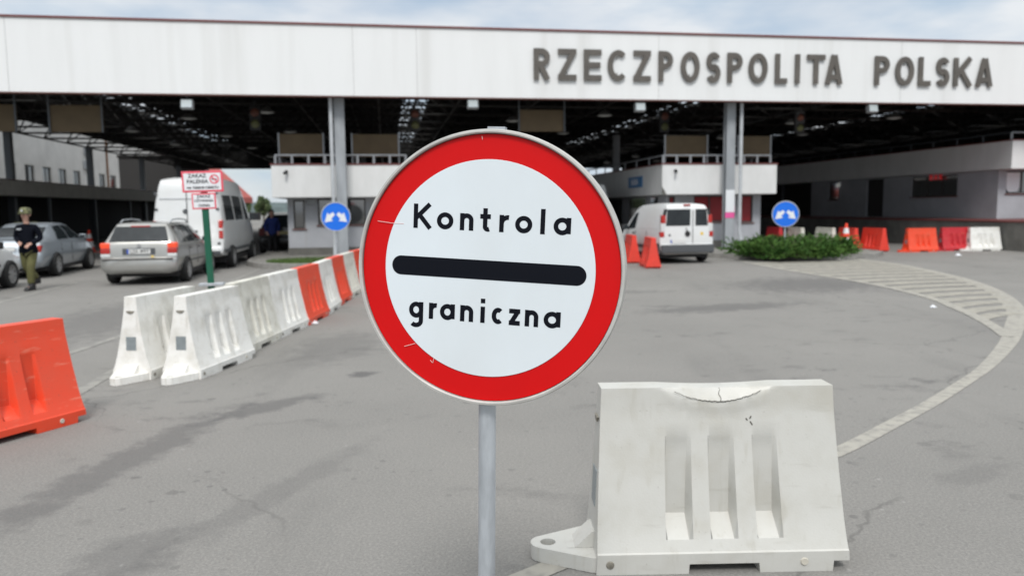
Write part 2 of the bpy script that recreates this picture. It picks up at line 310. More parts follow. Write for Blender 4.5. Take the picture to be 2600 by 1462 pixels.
def smooth_by(me, ang):
    me.polygons.foreach_set('use_smooth', [True] * len(me.polygons))
    me.set_sharp_from_angle(angle=R(ang))
def apply_mods(o):
    dg = bpy.context.evaluated_depsgraph_get(); dg.update()
    me = bpy.data.meshes.new_from_object(o.evaluated_get(dg)); old = o.data
    o.modifiers.clear(); o.data = me; me.name = old.name
    return me
def text_mesh(name, s, size, m, parent, loc, rot=(R(90), 0, 0), depth=0.001, bold=0.0, space=1.0, xs=1.0, shear=0.0):
    cu = bpy.data.curves.new(name, 'FONT'); cu.body = s; cu.size = size; cu.extrude = depth; cu.align_x = 'CENTER'; cu.align_y = 'CENTER'; cu.offset = bold; cu.space_character = space; cu.shear = shear; cu.resolution_u = 3
    o = bpy.data.objects.new(name, cu); COL.objects.link(o)
    dg = bpy.context.evaluated_depsgraph_get(); dg.update()
    me = bpy.data.meshes.new_from_object(o.evaluated_get(dg)); me.materials.clear(); me.materials.append(m)
    bpy.data.objects.remove(o); bpy.data.curves.remove(cu)
    q = bpy.data.objects.new(name, me); COL.objects.link(q); q.parent = parent; q.location = loc; q.rotation_euler = rot; q.scale = (xs, 1, 1)
    return q

# ---- lettering drawn as strokes (x right, z up) ------------------------------
def arc(cx, cz, rx, rz, a0, a1, n=18):
    return [(cx + rx * math.cos(R(a0 + (a1 - a0) * i / n)), cz + rz * math.sin(R(a0 + (a1 - a0) * i / n))) for i in range(n + 1)]
def glyph(mb, strokes, T, y, d, ox=0.0, oz=0.0):
    """strokes: centre lines; each becomes a prism from y (back) to y-d (front)."""
    for k, s in enumerate(strokes):
        closed = s[0] == s[-1] or (abs(s[0][0] - s[-1][0]) < 1e-7 and abs(s[0][1] - s[-1][1]) < 1e-7)
        p = [Vector((a, b)) for a, b in (s[:-1] if closed else s)]; n = len(p); lft = []; rgt = []
        for i in range(n):
            if closed: a, b, c = p[i - 1], p[i], p[(i + 1) % n]
            else: a, b, c = p[max(i - 1, 0)], p[i], p[min(i + 1, n - 1)]
            d1 = (b - a).normalized() if (b - a).length > 1e-9 else (c - b).normalized()
            d2 = (c - b).normalized() if (c - b).length > 1e-9 else d1
            t = (d1 + d2); t = t.normalized() if t.length > 1e-6 else d1
            nr = Vector((-t.y, t.x)); k2 = max(0.35, abs(nr.dot(Vector((-d1.y, d1.x)))))
            lft.append(b + nr * T / 2 / k2); rgt.append(b - nr * T / 2 / k2)
        yb, yf = y, y - d - k * d * 0.03
        vs = []
        for i in range(n):
            for q in (lft[i], rgt[i]):
                for yy in (yb, yf): vs.append((q.x + ox, yy, q.y + oz))
        fs = []
        m = n if closed else n - 1
        for i in range(m):
            j = (i + 1) % n; A = 4 * i; B = 4 * j
            fs += [(A + 1, A + 3, B + 3, B + 1), (A, B, B + 2, A + 2), (A, A + 1, B + 1, B), (A + 2, B + 2, B + 3, A + 3)]
        if not closed: fs += [(0, 2, 3, 1), (4 * n - 4, 4 * n - 3, 4 * n - 1, 4 * n - 2)]
        mb.add(vs, fs)
def lower(ch, w, xh, T, cap):
    """centre-line strokes of a small round road-sign letter; w = outer width, xh = outer x-height."""
    h = T / 2; r = (w - T) / 2; rz = (xh - T) / 2; cz = xh / 2
    O = arc(w / 2, cz, r, rz, 0, 360, 32)
    if ch == 'o': return [O]
    if ch == 'a': return [O, [(w - h, xh * 1.0), (w - h, h * 0.6)], [(w - h - T * .1, h * 1.0), (w + T * .15, 0.0 + h * .55)]][:2]
    if ch == 'g': return [O, [(w - h, xh), (w - h, -xh * .18)] + arc(w / 2, -xh * .18, r, rz * .78, 0, -140, 14)[1:]]
    if ch == 'n': return [[(h, 0), (h, xh)], [(h, xh * .45)] + arc(w / 2, xh - h - r, r, r, 180, 0, 16) + [(w - h, 0)]]
    if ch == 'r': return [[(h, 0), (h, xh)], arc(h + (w - h) * .92, xh - h - (w - h) * .92, (w - h) * .92, (w - h) * .92, 176, 82, 12)]
    if ch == 't': return [[(w * .48, cap * .93), (w * .48, T)] + arc(w * .48 + T * .62, T * 1.0, T * .62, T * .55, 180, 300, 8)[1:], [(0, xh - h), (w, xh - h)]]
    if ch == 'l': return [[(w / 2, 0), (w / 2, cap)]]
    if ch == 'i': return [[(w / 2, 0), (w / 2, xh)], [(w / 2, xh + T * .75), (w / 2, xh + T * 1.75)]]
    if ch == 'c': return [arc(w / 2 + r * .08, cz, r, rz, 52, 308, 26)]
    if ch == 'z': return [[(0, xh - h), (w, xh - h)], [(w - T * .6, xh - T * .7), (T * .6, T * .7)], [(0, h), (w, h)]]
    if ch == 'K': return [[(h, 0), (h, cap)], [(h, cap * .40), (w - h * .7, cap)], [(h + (w - T) * .28, cap * .55), (w - h * .4, 0)]]
def upper(ch, w, H, T):
    h = T / 2
    bowl = lambda x1, z0, z1: [(h, z1 - h)] + arc(x1 - (z1 - z0) / 2 + 0, (z0 + z1) / 2, (z1 - z0) / 2 - h, (z1 - z0) / 2 - h, 90, -90, 14) + [(h, z0 + h)]
    if ch == 'P': return [[(h, 0), (h, H)], bowl(w, H * .42, H)]
    if ch == 'R': return [[(h, 0), (h, H)], bowl(w, H * .42, H), [(w * .42, H * .47), (w - h * .9, 0)]]
    if ch == 'Z': return [[(0, H - h), (w, H - h)], [(w - T * .62, H - T * .8), (T * .62, T * .8)], [(0, h), (w, h)]]
    if ch == 'E': return [[(h, 0), (h, H)], [(h, H - h), (w, H - h)], [(h, H / 2), (w * .94, H / 2)], [(h, h), (w, h)]]
    if ch == 'C': return [arc(w * .54, H / 2, w * .54 - h, H / 2 - h, 48, 312, 28)]
    if ch == 'O': return [arc(w / 2, H / 2, w / 2 - h, H / 2 - h, 0, 360, 36)]
    if ch == 'S':
        rt = H * .262 - h * .5; rx = w / 2 - h
        return [arc(w / 2, H - h - rt, rx, rt, 28, 262, 16) + arc(w / 2, h + rt, rx, rt, 82, -152, 16)]
    if ch == 'L': return [[(h, 0), (h, H)], [(h, h), (w, h)]]
    if ch == 'I': return [[(w / 2, 0), (w / 2, H)]]
    if ch == 'T': return [[(w / 2, 0), (w / 2, H - T * .5)], [(0, H - h), (w, H - h)]]
    if ch == 'A': return [[(h * .8, 0), (w / 2 - T * .08, H)], [(w - h * .8, 0), (w / 2 + T * .08, H)], [(w * .22, H * .25), (w * .78, H * .25)]]
    if ch == 'K': return [[(h, 0), (h, H)], [(h, H * .36), (w - h * .9, H)], [(w * .40, H * .56), (w - h * .6, 0)]]

# site frame: the canopy stands turned 9.2 degrees
ANG = R(9.2); OR = Vector((0, 26.5, 0)); U = Vector((math.cos(ANG), math.sin(ANG), 0)); V = Vector((-math.sin(ANG), math.cos(ANG), 0))
def S(s, t, z=0.0): p = OR + U * s + V * t; return Vector((p.x, p.y, z))

# ------------------------------------------------------------------ ground
g = MB(); E_ = 1500
g.add([(-E_, -E_, 0), (E_, -E_, 0), (E_, E_, 0), (-E_, E_, 0)], [(0, 1, 2, 3)])
tag(g.build('ground', M['asphalt']), kind='structure')

def ribbon(pts, w, z, closed=False):
    p = [Vector((a, b)) for a, b in pts]; vs = []; fs = []
    for i, q in enumerate(p):
        t = (p[min(i + 1, len(p) - 1)] - p[max(i - 1, 0)]).normalized(); nr = Vector((-t.y, t.x))
        ww = w[i] if isinstance(w, (list, tuple)) else w
        a, b = q + nr * ww / 2, q - nr * ww / 2
        vs += [(a.x, a.y, z), (b.x, b.y, z)]
    fs = [(2 * i, 2 * i + 1, 2 * i + 3, 2 * i + 2) for i in range(len(p) - 1)]
    return vs, fs
def spline(pts, k=8):
    out = []
    P = [Vector(p) for p in pts]
    for i in range(len(P) - 1):
        p0, p1, p2, p3 = P[max(i - 1, 0)], P[i], P[i + 1], P[min(i + 2, len(P) - 1)]
        for j in range(k):
            t = j / k; out.append(tuple(0.5 * ((2 * p1) + (p2 - p0) * t + (2 * p0 - 5 * p1 + 4 * p2 - p3) * t * t + (3 * p1 - p0 - 3 * p2 + p3) * t ** 3)))
    out.append(tuple(P[-1])); return out
outer = [(10.9, 24.4), (11.0, 22.6), (10.92, 21.1), (10.44, 18.27), (9.86, 16.14), (9.07, 14.14), (7.95, 12.0), (7.02, 10.63), (6.10, 9.34), (4.98, 7.95), (4.14, 7.04), (3.53, 6.41), (2.91, 5.81), (2.22, 5.16), (1.2, 4.33), (0.12, 3.47), (-0.9, 2.6)]
inner = [(7.1, 23.6), (7.28, 20.6), (7.50, 18.86), (7.72, 17.08), (7.76, 15.6), (7.60, 13.78), (7.34, 12.7), (7.02, 11.55), (6.66, 10.5), (6.35, 9.75)]
mk = MB()
so_, si_ = spline(outer), spline(inner)
wo = [.125 + .165 * min(1, max(0, (p[1] - 7.5) / 4.5)) for p in so_]
mk.add(*ribbon(so_, wo, 0.004)); mk.add(*ribbon(si_, 0.17, 0.008))
tag(mk.build('edge_line', M['paint'], recalc=False), kind='structure')
hm = MB()
def xat(curve, y):
    for a, b in zip(curve[:-1], curve[1:]):
        if (a[1] - y) * (b[1] - y) <= 0 and a[1] != b[1]: return a[0] + (b[0] - a[0]) * (y - a[1]) / (b[1] - a[1])
    return curve[0][0] if y > curve[0][1] else curve[-1][0]
y = 11.3
while y < 23.0:
    xi = xat(si_, y); yo = y + 0.55; xo = xat(so_, yo)
    hw = 0.17 + 0.016 * (y - 11)
    if xo - xi > 0.5:
        k = 8; vs = []
        for i in range(k + 1):
            f = i / k; xx = xi + (xo - xi) * f; yy = y + 0.55 * f + 0.12 * math.sin(f * 3.1)
            vs += [(xx, yy + hw, 0.0055), (xx, yy - hw, 0.0055)]
        hm.add(vs, [(2 * i, 2 * i + 1, 2 * i + 3, 2 * i + 2) for i in range(k)])
    y += 0.70 + 0.012 * (y - 11)
tag(hm.build('hatched_marking', M['hatch'], recalc=False), kind='structure')
fl = MB()
for a, b, w in (((-4.12, 7.0), (-4.42, 8.9), .13), ((-5.42, 9.2), (-5.45, 11.2), .12), ((-9.75, 13.9), (-10.75, 18.9), .14), ((-6.3, 15.0), (-8.6, 30.0), .12)):
    fl.add(*ribbon([a, ((a[0] + b[0]) / 2, (a[1] + b[1]) / 2), b], w, 0.004))
tag(fl.build('faded_lane_line', M['paint_faint'], recalc=False), kind='structure')
# ------------------------------------------------------------------ islands (pavement with kerb)
def island(name, pts, h=0.15, top='pave'):
    n = len(pts); c = MB(); cx = sum(p[0] for p in pts) / n; cy = sum(p[1] for p in pts) / n
    def inset(p, k):
        d = Vector((cx - p[0], cy - p[1])); d.normalize(); return (p[0] + d.x * k, p[1] + d.y * k)
    ins = [inset(p, .18) for p in pts]
    vs = [(p[0], p[1], -0.05) for p in pts] + [(p[0], p[1], h) for p in pts] + [(p[0], p[1], h) for p in ins] + [(p[0], p[1], h - 0.02) for p in ins]
    fs = []
    for i in range(n):
        j = (i + 1) % n
        fs += [(i, j, n + j, n + i), (n + i, n + j, 2 * n + j, 2 * n + i), (2 * n + i, 2 * n + j, 3 * n + j, 3 * n + i)]
    c.add(vs, fs); k = c.build(name + '_kerb', M['kerb'], smooth=40); tag(k, kind='structure')
    p = MB(); p.add([(q[0], q[1], h - 0.015) for q in ins], [tuple(range(n))]); tag(p.build(name, M[top]), kind='structure')
def st(*a): return [tuple(S(x, y)[:2]) for x, y in a]
island('pavement', st((-8.75, 24), (-8.75, 0.5), (-8.6, -1.0), (-8.0, -2.3), (-7.0, -3.0), (-5.8, -3.2), (-4.4, -3.0), (-3.2, -2.3), (-2.6, -1.0), (-2.5, 0.5), (-2.5, 24)))
island('footway', st((5.4, 24), (5.3, 2.0), (5.5, 0.2), (6.2, -1.6), (7.2, -2.9), (8.4, -3.7), (9.8, -3.9), (11.2, -3.7), (12.2, -2.7), (12.5, -1.3), (11.6, 0.4), (10.6, 1.4), (10.55, 24)))

# ------------------------------------------------------------------ canopy
SA, SB, TD = -22.3, 60.0, 45.0
can = empty('border_canopy', OR, ANG, 'huge dark flat canopy with white fascia lettered RZECZPOSPOLITA POLSKA over the lanes', 'canopy')
fa = MB()
js = [SA, -15.5, -5.16, -3.10, 5.24, 14.52, 24.6, 36.0, 48.0, SB]
for a, b in zip(js[:-1], js[1:]): fa.box((a + .006, 0, 5.42), (b - .006, 0.22, 7.64))
fascia = fa.build('fascia', M['fascia'], can)
jb = MB(); jb.box((SA + .02, 0.012, 5.44), (SB - .02, 0.20, 7.62)); jb.build('joint_filler', M['joint'], fascia)
fc = MB(); fc.box((SA - .05, -0.05, 7.643), (SB + .05, 0.45, 7.70)); fc.build('flashing', M['flashing'], can)
ft = MB(); ft.box((SA, -0.012, 5.385), (SB, 0.225, 5.416)); ft.build('drip_edge', M['sill_brown'], can)
# roof deck with open skylight strips
sk = [(-16.9, 1.3), (-2.6, 1.3), (11.9, 1.3), (26.5, 1.3)]
dk = MB(); x = SA
for c, w in sk:
    dk.box((x, 0.24, 7.22), (c - w / 2, TD, 7.28)); x = c + w / 2
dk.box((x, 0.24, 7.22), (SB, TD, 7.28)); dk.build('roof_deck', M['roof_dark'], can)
for c, w in sk:
    b = MB(); tt = 0.24
    while tt < TD - .1:
        g_ = 0.55 + 0.35 * random.random(); b.box((c - w / 2 + .002, tt, 7.225), (c + w / 2 - .002, min(tt + g_, TD), 7.235)); tt += g_ + 0.35 + .45 * random.random()
    b.box((c - .06, 0.25, 7.17), (c + .06, TD, 7.215))
    b.build('skylight_bars', M['truss'], can)
rfb = MB(); rfb.box((SA, TD + .01, 5.42), (SB, TD + .2, 7.64)); rfb.box((SA - .02, .24, 6.42), (SA + .12, TD, 7.215)); rfb.box((SB - .12, .24, 5.4), (SB, TD, 7.215)); rfb.build('edge_board', M['roof_dark'], can)
# space frame: square double-layer grid
tr = MB(); mod = 2.9; nb = int((SB - SA) / mod); nd = int((TD - .8) / mod)
zb, zt = 5.62, 7.08
def rod(a, b, r=0.045): tr.tube(a, b, r, 4, cap=False)
for i in range(nb + 1):
    for j in range(nd + 1):
        p = (SA + .5 + i * mod, .7 + j * mod, zb)
        if i < nb: rod(p, (p[0] + mod, p[1], zb))
        if j < nd: rod(p, (p[0], p[1] + mod, zb))
        if i < nb and j < nd:
            c = (p[0] + mod / 2, p[1] + mod / 2, zt)
            for dx in (0, mod):
                for dy in (0, mod): rod((p[0] + dx, p[1] + dy, zb), c, 0.034)
            if i < nb - 1: rod(c, (c[0] + mod, c[1], zt))
            if j < nd - 1: rod(c, (c[0], c[1] + mod, zt))
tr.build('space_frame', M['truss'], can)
# columns
def column(s, t, big=True):
    c = MB(); w = .16
    for dx in (-.16, .06): pass
    if big:
        c.box((s - .17, t - .14, .12), (s + .17, t - .115, 5.60)); c.box((s - .17, t + .115, .12), (s + .17, t + .14, 5.60)); c.box((s - .02, t - .113, .12), (s + .02, t + .113, 5.60))
        c.box((s - .25, t - .24, .131), (s + .25, t + .24, .165))
        return c.build('column', M['steel_grey'], can)
    c.box((s - .15, t - .15, 0), (s + .15, t + .15, 5.60)); return c.build('column', M['steel_dark'], can)
column(-5.70, .7); column(8.22, .7); column(22.4, .7); column(-20.6, .7, False)
for k in range(5): column(-21.6, 3.6 + 10.05 * k, False)
for k in range(3):
    column(8.22, 14.8 + 14.1 * k); column(-5.70, 14.8 + 14.1 * k)
dp = MB(); dp.tube((-5.96, .42, .55), (-5.96, .42, 5.6), .065, 10); dp.tube((-5.96, .42, .56), (-5.96, .34, .18), .065, 10); dp.build('downpipe', M['steel_light'], can, smooth=40)
dp = MB(); dp.tube((8.54, .42, .75), (8.54, .42, 5.6), .065, 10); dp.tube((8.54, .42, .76), (8.62, .36, .20), .065, 10); dp.build('downpipe', M['steel_light'], can, smooth=40)
pk = MB(); pk.box((8.04, .548, 1.28), (8.40, .558, 1.48)); pk.box((8.2, .549, 1.50), (8.41, .557, 1.72)); pk.build('sticker', M['pink'], can)
pk = MB(); pk.box((8.05, .548, 1.49), (8.40, .556, 2.3)); pk.build('torn_poster', M['white_face'], can)
# letters on the fascia
LX = [.81, 1.37, 1.65, 2.29, 2.55, 3.17, 3.39, 4.08, 4.31, 4.93, 5.21, 5.73, 6.02, 6.71, 6.97, 7.48, 7.74, 8.30, 8.54, 9.25, 9.54, 10.0, 10.30, 10.49, 10.76, 11.46, 11.49, 12.13, 13.42, 14.0, 14.25, 14.99, 15.18, 15.68, 15.91, 16.44, 16.62, 17.37, 17.56, 18.23]
for k, ch in enumerate('RZECZPOSPOLITAPOLSKA'):
    a, b = LX[2 * k], LX[2 * k + 1]; mb = MB()
    glyph(mb, upper(ch, b - a, 1.03, .18), .18, -.04, .06, a, 6.025)
    for q in (.25, .75): mb.tube((a + (b - a) * (.1 if ch in 'PRELK' else .5), .0, 6.03 + q), (a + (b - a) * (.1 if ch in 'PRELK' else .5), -.042, 6.03 + q), .02, 6)
    mb.build('letter', M['letter'], fascia)

# ------------------------------------------------------------------ things hung under the canopy
def floodlight(s, t, z, label):
    o = empty('floodlight', S(s, t, z), ANG, label, 'floodlight', 'floodlights under the canopy edge')
    h = MB(); h.prism([(-.10, -.12), (.10, -.16), (.14, .10), (-.04, .16)], -.19, .19, 'X'); h.build('housing', M['steel_light'], o, bevel=.012)
    gl = MB(); gl.add([(-.16, -.113, -.10), (.16, -.113, -.10), (.16, -.062, .13), (-.16, -.062, .13)], [(0, 1, 2, 3)]); gl.build('lamp_glass', M['lamp_glass'], o)
    b = MB(); b.box((-.015, -.02, .14), (.015, .02, 5.62 - z)); b.build('bracket', M['steel_dark'], o)
    return o
for s, z, lb in ((-10.48, 5.16, 'small floodlight under the fascia above the silver estate car lane'), (-1.21, 5.26, 'small floodlight under the fascia just above the round red sign'), (4.74, 5.22, 'small floodlight under the fascia left of the right booth'), (13.76, 5.26, 'small floodlight under the fascia below the word POLSKA')):
    floodlight(s, .5, z, lb)
def signal(s, t, label):
    o = empty('lane_signal', S(s, t, 5.0), ANG, label, 'traffic light', 'lane signals under the canopy')
    h = MB(); h.box((-.19, 0, -.40), (.19, .18, .45)); h.box((-.03, .06, .45), (.03, .12, .66)); h.build('housing', M['black_plastic'], o, bevel=.02)
    for z, m in ((.22, 'amber_lens'), (-.18, 'green_lens')):
        q = MB(); q.lathe([(0, -.03), (.08, -.027), (.14, -.012), (.15, .0)], 'Y', 18, (0, -.002, z)); q.build('lens', M[m], o, smooth=40)
        v = MB(); v.lathe([(.165, -.01), (.165, -.13)], 'Y', 14, (0, 0, z), R(180), R(360)); v.build('visor', M['black_plastic'], o)
for s, lb in ((-8.78, 'unlit lane signal above the lane left of the left booth'), (-3.08, 'unlit lane signal right of the left column'), (6.6, 'unlit lane signal just left of the right column'), (12.3, 'unlit lane signal above the juniper bed, right of the right booth')): signal(s, 3.0, lb)
def hang_board(s0, s1, z0, z1, label, hm='steel_dark'):
    o = empty('hanging_board', S((s0 + s1) / 2, 1.3, z0), ANG, label, 'board', 'brown boards hanging under the canopy')
    w = (s1 - s0) / 2; b = MB(); b.box((-w, 0, 0), (w, .05, z1 - z0)); b.build('panel', M['brown_board'], o, bevel=.01)
    for sx in (-w + .0, w - .05):
        f = MB(); f.box((sx, -.06, -.02), (sx + .05, -.004, 5.6 - z0)); f.build('hanger', M[hm], o)
hang_board(-17.1, -15.9, 4.34, 5.2, 'brown hanging board at the far left edge of the canopy')
hang_board(-14.95, -13.3, 4.34, 5.2, 'brown hanging board over the leftmost lane, above the white building')
hang_board(.5, 2.2, 4.44, 5.2, 'brown hanging board directly above the round red sign')
proto = None
for ci, s in enumerate((-15.6, -11.9, -8.6, 1.2, 4.6, 14.0, 17.5)):
    for cj in range(5):
        t = 4.5 + cj * 7.4 + (ci % 2) * 2.2
        if proto is None:
            proto = empty('ceiling_lamp', S(s, t, 5.40), ANG)
            b = MB(); b.lathe([(.05, .24), (.09, .22), (.30, .04), (.32, .0)], 'Z', 16); b.build('lamp_shade', mat('dull_lamp_shade', (0.13, 0.13, 0.125), .6), proto, smooth=50)
            b = MB(); b.lathe([(.31, .012), (.15, -.03), (0.0, -.04)], 'Z', 16); b.build('lamp_glass', M['lamp_bay'], proto, smooth=50)
            o = proto
        else: o = copy_tree(proto); o.location = S(s, t, 5.40)
        tag(o, 'round grey lamp hanging in the rows of lamps under the dark canopy roof', 'ceiling lamp', 'round lamps under the canopy roof')

# ------------------------------------------------------------------ booths
def wall_open(mb, x0, x1, z0, z1, y0, y1, ops, axis='x'):
    def bx(a, b, c, d):
        if b - a < .004 or d - c < .004: return
        if axis == 'x': mb.box((a, y0, c), (b, y1, d))
        else: mb.box((y0, a, c), (y1, b, d))
    x = x0
    for (a, b, c, d) in sorted(ops):
        bx(x, a, z0, z1); bx(a, b, z0, c); bx(a, b, d, z1); x = b
    bx(x, x1, z0, z1)
def window(par, a, b, c, d, y, pane='glass_dark', mull=0, sill=True, axis='x', blind=None, fr='frame_dark'):
    f = MB(); t = .05
    def bx(mb, p, q, r_, s_, ya, yb):
        if axis == 'x': mb.box((p, ya, r_), (q, yb, s_))
        else: mb.box((ya, p, r_), (yb, q, s_))
    bx(f, a + .003, a + t, c + .003, d - .003, y + .05, y + .11); bx(f, b - t, b - .003, c + .003, d - .003, y + .05, y + .11)
    bx(f, a + t, b - t, c + .003, c + t, y + .05, y + .11); bx(f, a + t, b - t, d - t, d - .003, y + .05, y + .11)
    for i in range(mull):
        x = a + (b - a) * (i + 1) / (mull + 1); bx(f, x - .03, x + .03, c + t, d - t, y + .052, y + .108)
    fo = f.build('window', M[fr], par)
    p = MB(); bx(p, a + t * .8, b - t * .8, c + t * .8, d - t * .8, y + .075, y + .085); p.build('pane', M[pane], fo)
    if sill:
        s_ = MB(); bx(s_, a - .06, b + .06, c - .045, c - .003, y - .05, y + .05); s_.build('sill', M['sill_brown'], fo)
    return fo
def railing(par, x0, x1, y, z, n, depth=None):
    r = MB(); r.tube((x0, y, z + .30), (x1, y, z + .30), .035, 8)
    for i in range(n):
        x = x0 + (x1 - x0) * i / (n - 1); r.tube((x, y, z), (x, y, z + .29), .045, 8)
    if depth:
        for xx in (x0, x1):
            r.tube((xx, y, z + .30), (xx, y + depth, z + .30), .03, 6)
            k = int(depth / 1.5)
            for i in range(1, k): r.tube((xx, y + depth * i / k, z), (xx, y + depth * i / k, z + .29), .03, 6)
    return r.build('railing', M['steel_grey'], par, smooth=40)
def booth(name, label, s0, s1, ws0, ws1, ops, boards, dep, z0=2.16, z1=3.26, red=False):
    o = empty(name, S(0, 1.2), ANG, label, 'booth', 'inspection booths under the canopy')
    y0 = .8
    w = MB(); wall_open(w, ws0, ws1, .40, z0 - .004, y0, y0 + .2, [q[:4] for q in ops])
    w.box((ws0, y0 + .2, .40), (ws0 + .2, dep, z0 - .004)); w.box((ws1 - .2, y0 + .2, .40), (ws1, dep, z0 - .004)); w.box((ws0 + .2, dep - .2, .40), (ws1 - .2, dep, z0 - .004))
    wall = w.build('wall', M['wall_grey'], o)
    pl = MB(); pl.box((ws0 - .02, y0 - .02, .128), (ws1 + .02, dep + .02, .40)); pl.build('plinth', M['concrete'], o)
    for q in ops: window(o, *q[:4], y0, pane='red_blind' if red else 'glass_dark', mull=q[4])
    bd = MB(); bd.box((s0, 0, z0), (s1, dep + .5, z1)); bd.build('parapet_band', M['band'], o, bevel=.012)
    cp = MB(); cp.box((s0 - .03, -.03, z1 + .002), (s1 + .03, dep + .53, z1 + .045)); cp.build('coping', M['flashing'], o)
    railing(o, s0 + .12, s1 - .15, .25, z1 + .045, 9, dep - 1)
    for (a, b) in boards:
        q = MB(); q.box((a, .62, z1 + .31), (b, .68, z1 + 1.10)); bo = q.build('sign_board', M['brown_board'], o, bevel=.008)
        for xx in (a - .05, b): p = MB(); p.box((xx, .60, z1 + .045), (xx + .05, .66, z1 + 1.14)); p.build('post', M['steel_grey'], bo)
    cm = MB(); cm.tube((s0 + .5, -.005, z1 - .22), (s0 + .5, -.10, z1 - .25), .055, 10); cm.tube((s0 + .5, -.10, z1 - .25), (s0 + .45, -.22, z1 - .29), .045, 10); cm.build('camera_unit', M['black_plastic'], o, smooth=40)
    return o
bl = booth('inspection_booth', 'grey booth with white band and dark windows, behind the left column', -8.05, -3.35, -7.66, -3.6,
           [(-7.46, -7.08, 1.08, 2.08, 0), (-6.62, -4.95, 1.20, 2.12, 1)], [(-7.82, -6.36), (-5.33, -3.75)], 21)
vb = MB(); vb.box((-6.98, .70, 1.92), (-6.66, .796, 2.10)); vb.build('vent_box', M['steel_grey'], bl, bevel=.01)
sm = MB(); sm.box((-7.07, .786, .42), (-7.05, .797, 2.1)); sm.build('corner_seam', M['joint'], bl)
br = booth('inspection_booth', 'grey booth with white band, red window blinds and blue side board, behind the right column', 5.85, 10.38, 6.28, 10.16,
           [(6.42, 6.66, 1.0, 2.1, 0), (7.42, 8.72, 1.12, 2.12, 1), (9.27, 9.84, 1.08, 2.12, 0)], [(6.2, 7.83), (9.12, 10.4)], 21, red=True)
wp = MB(); wp.box((7.46, .895, 1.17), (8.68, .90, 1.36)); wp.build('blind_edge', M['frame_dark'], br)
cb = MB(); cb.box((5.80, 2.2, 2.50), (5.845, 3.9, 2.93)); cbo = cb.build('blue_board', M['blue_board'], br, bevel=.006)
text_mesh('board_text', 'KASA', .34, M['white_face'], cbo, (5.797, 3.05, 2.71), (R(90), 0, R(-90)), .002, .004)
# chipped corner of the right band
ch = MB(); ch.prism([(5.842, 2.157), (6.02, 2.155), (5.95, 2.30), (5.843, 2.45)], -.012, -.003); ch.build('chipped_corner', M['concrete'], br)
# side openings of the right booth (left face)
so2 = MB()
for t0_, t1_ in ((1.6, 2.4), (3.0, 5.2), (6.2, 9.5), (10.5, 14.0)):
    so2.box((6.262, t0_, .5), (6.276, t1_, 2.08))
so2.build('side_window', M['glass_dark'], br)

# right building with loading dock
rb = empty('customs_building', S(0, 1.2), ANG, 'long grey side building with white parapet band above a raised concrete dock, right edge', 'building')
sx = 20.4
w = MB(); wall_open(w, sx + .15, 40, 1.08, 3.07, .80, 1.05, [(20.92, 23.2, 2.10, 3.02)])
wall_open(w, 1.05, 14.9, 1.08, 3.07, sx + .15, sx + .40, [(3.1, 6.1, 2.05, 2.98), (8.2, 9.6, 1.1, 3.0), (12.1, 13.1, 2.0, 2.98)], 'y')
w.build('wall', M['wall_grey'], rb)
fw = window(rb, 20.92, 23.2, 2.10, 3.02, .80, 'glass_dark', 2)
for a, b, c, d, m in ((3.1, 6.1, 2.05, 2.98, 2), (12.1, 13.1, 2.0, 2.98, 0)): window(rb, a, b, c, d, sx + .15, 'glass_dark', m, axis='y')
lo = MB(); lo.prism([(20.98, 2.36), (21.04, 2.22), (21.14, 2.17), (21.42, 2.17), (21.54, 2.22), (21.60, 2.36), (21.60, 2.96), (20.98, 2.96)], .868, .872); lo.build('light_blind', M['white_face'], rb)
dr = MB(); dr.box((sx + .24, 8.22, 1.09), (sx + .29, 9.58, 2.98)); dr.build('door', M['wall_dark'], rb)
led = text_mesh('lit_sign', 'BAR', .36, M['led_red'], rb, (sx + .10, 4.4, 2.90), (R(90), 0, R(-90)), .012, 0.0, 1.5)
bd = MB(); bd.box((sx, 0, 3.08), (40, .795, 4.18)); bd.box((sx, .795, 3.08), (sx + .8, 43.5, 4.18)); bd.build('parapet_band', M['band'], rb)
cp = MB(); cp.box((sx - .03, -.03, 4.182), (40, .85, 4.225)); cp.box((sx - .03, .85, 4.182), (sx + .85, 43.5, 4.225)); cp.build('coping', M['flashing'], rb)
dkk = MB(); dkk.box((17.9, -6.0, -.02), (40, 43.0, 1.02)); dkk.build('dock', M['concrete'], rb)
de = MB(); de.box((17.87, -6.03, 1.022), (40, 43, 1.075)); de.build('dock_edge', M['flashing'], rb)
bw = MB(); bw.box((sx + 2.6, 15.3, 1.08), (sx + 2.8, 43, 3.07)); bw.box((sx + .42, 14.9, 1.08), (sx + 2.6, 15.2, 3.07)); bw.build('rear_wall', M['wall_dark'], rb)
rp_ = MB(); rp_.box((sx + .44, 14.5, 1.09), (sx + .9, 14.88, 3.06)); rp_.build('red_panel', mat('dim_red_panel', (0.14, .01, .008), .6), rb)
for k in range(4):
    c = MB(); c.box((sx + .3, 18.5 + 6 * k, 1.08), (sx + .42, 18.62 + 6 * k, 3.07)); c.build('post', M['steel_dark'], rb)
railing(rb, sx + .2, 39, .3, 4.225, 14)
rl = MB(); rl.tube((sx + .2, .3, 4.53), (sx + .2, 42, 4.53), .03, 6)
for k in range(1, 28): rl.tube((sx + .2, .3 + 1.5 * k, 4.22), (sx + .2, .3 + 1.5 * k, 4.52), .03, 6)
rl.build('side_railing', M['steel_dark'], rb)
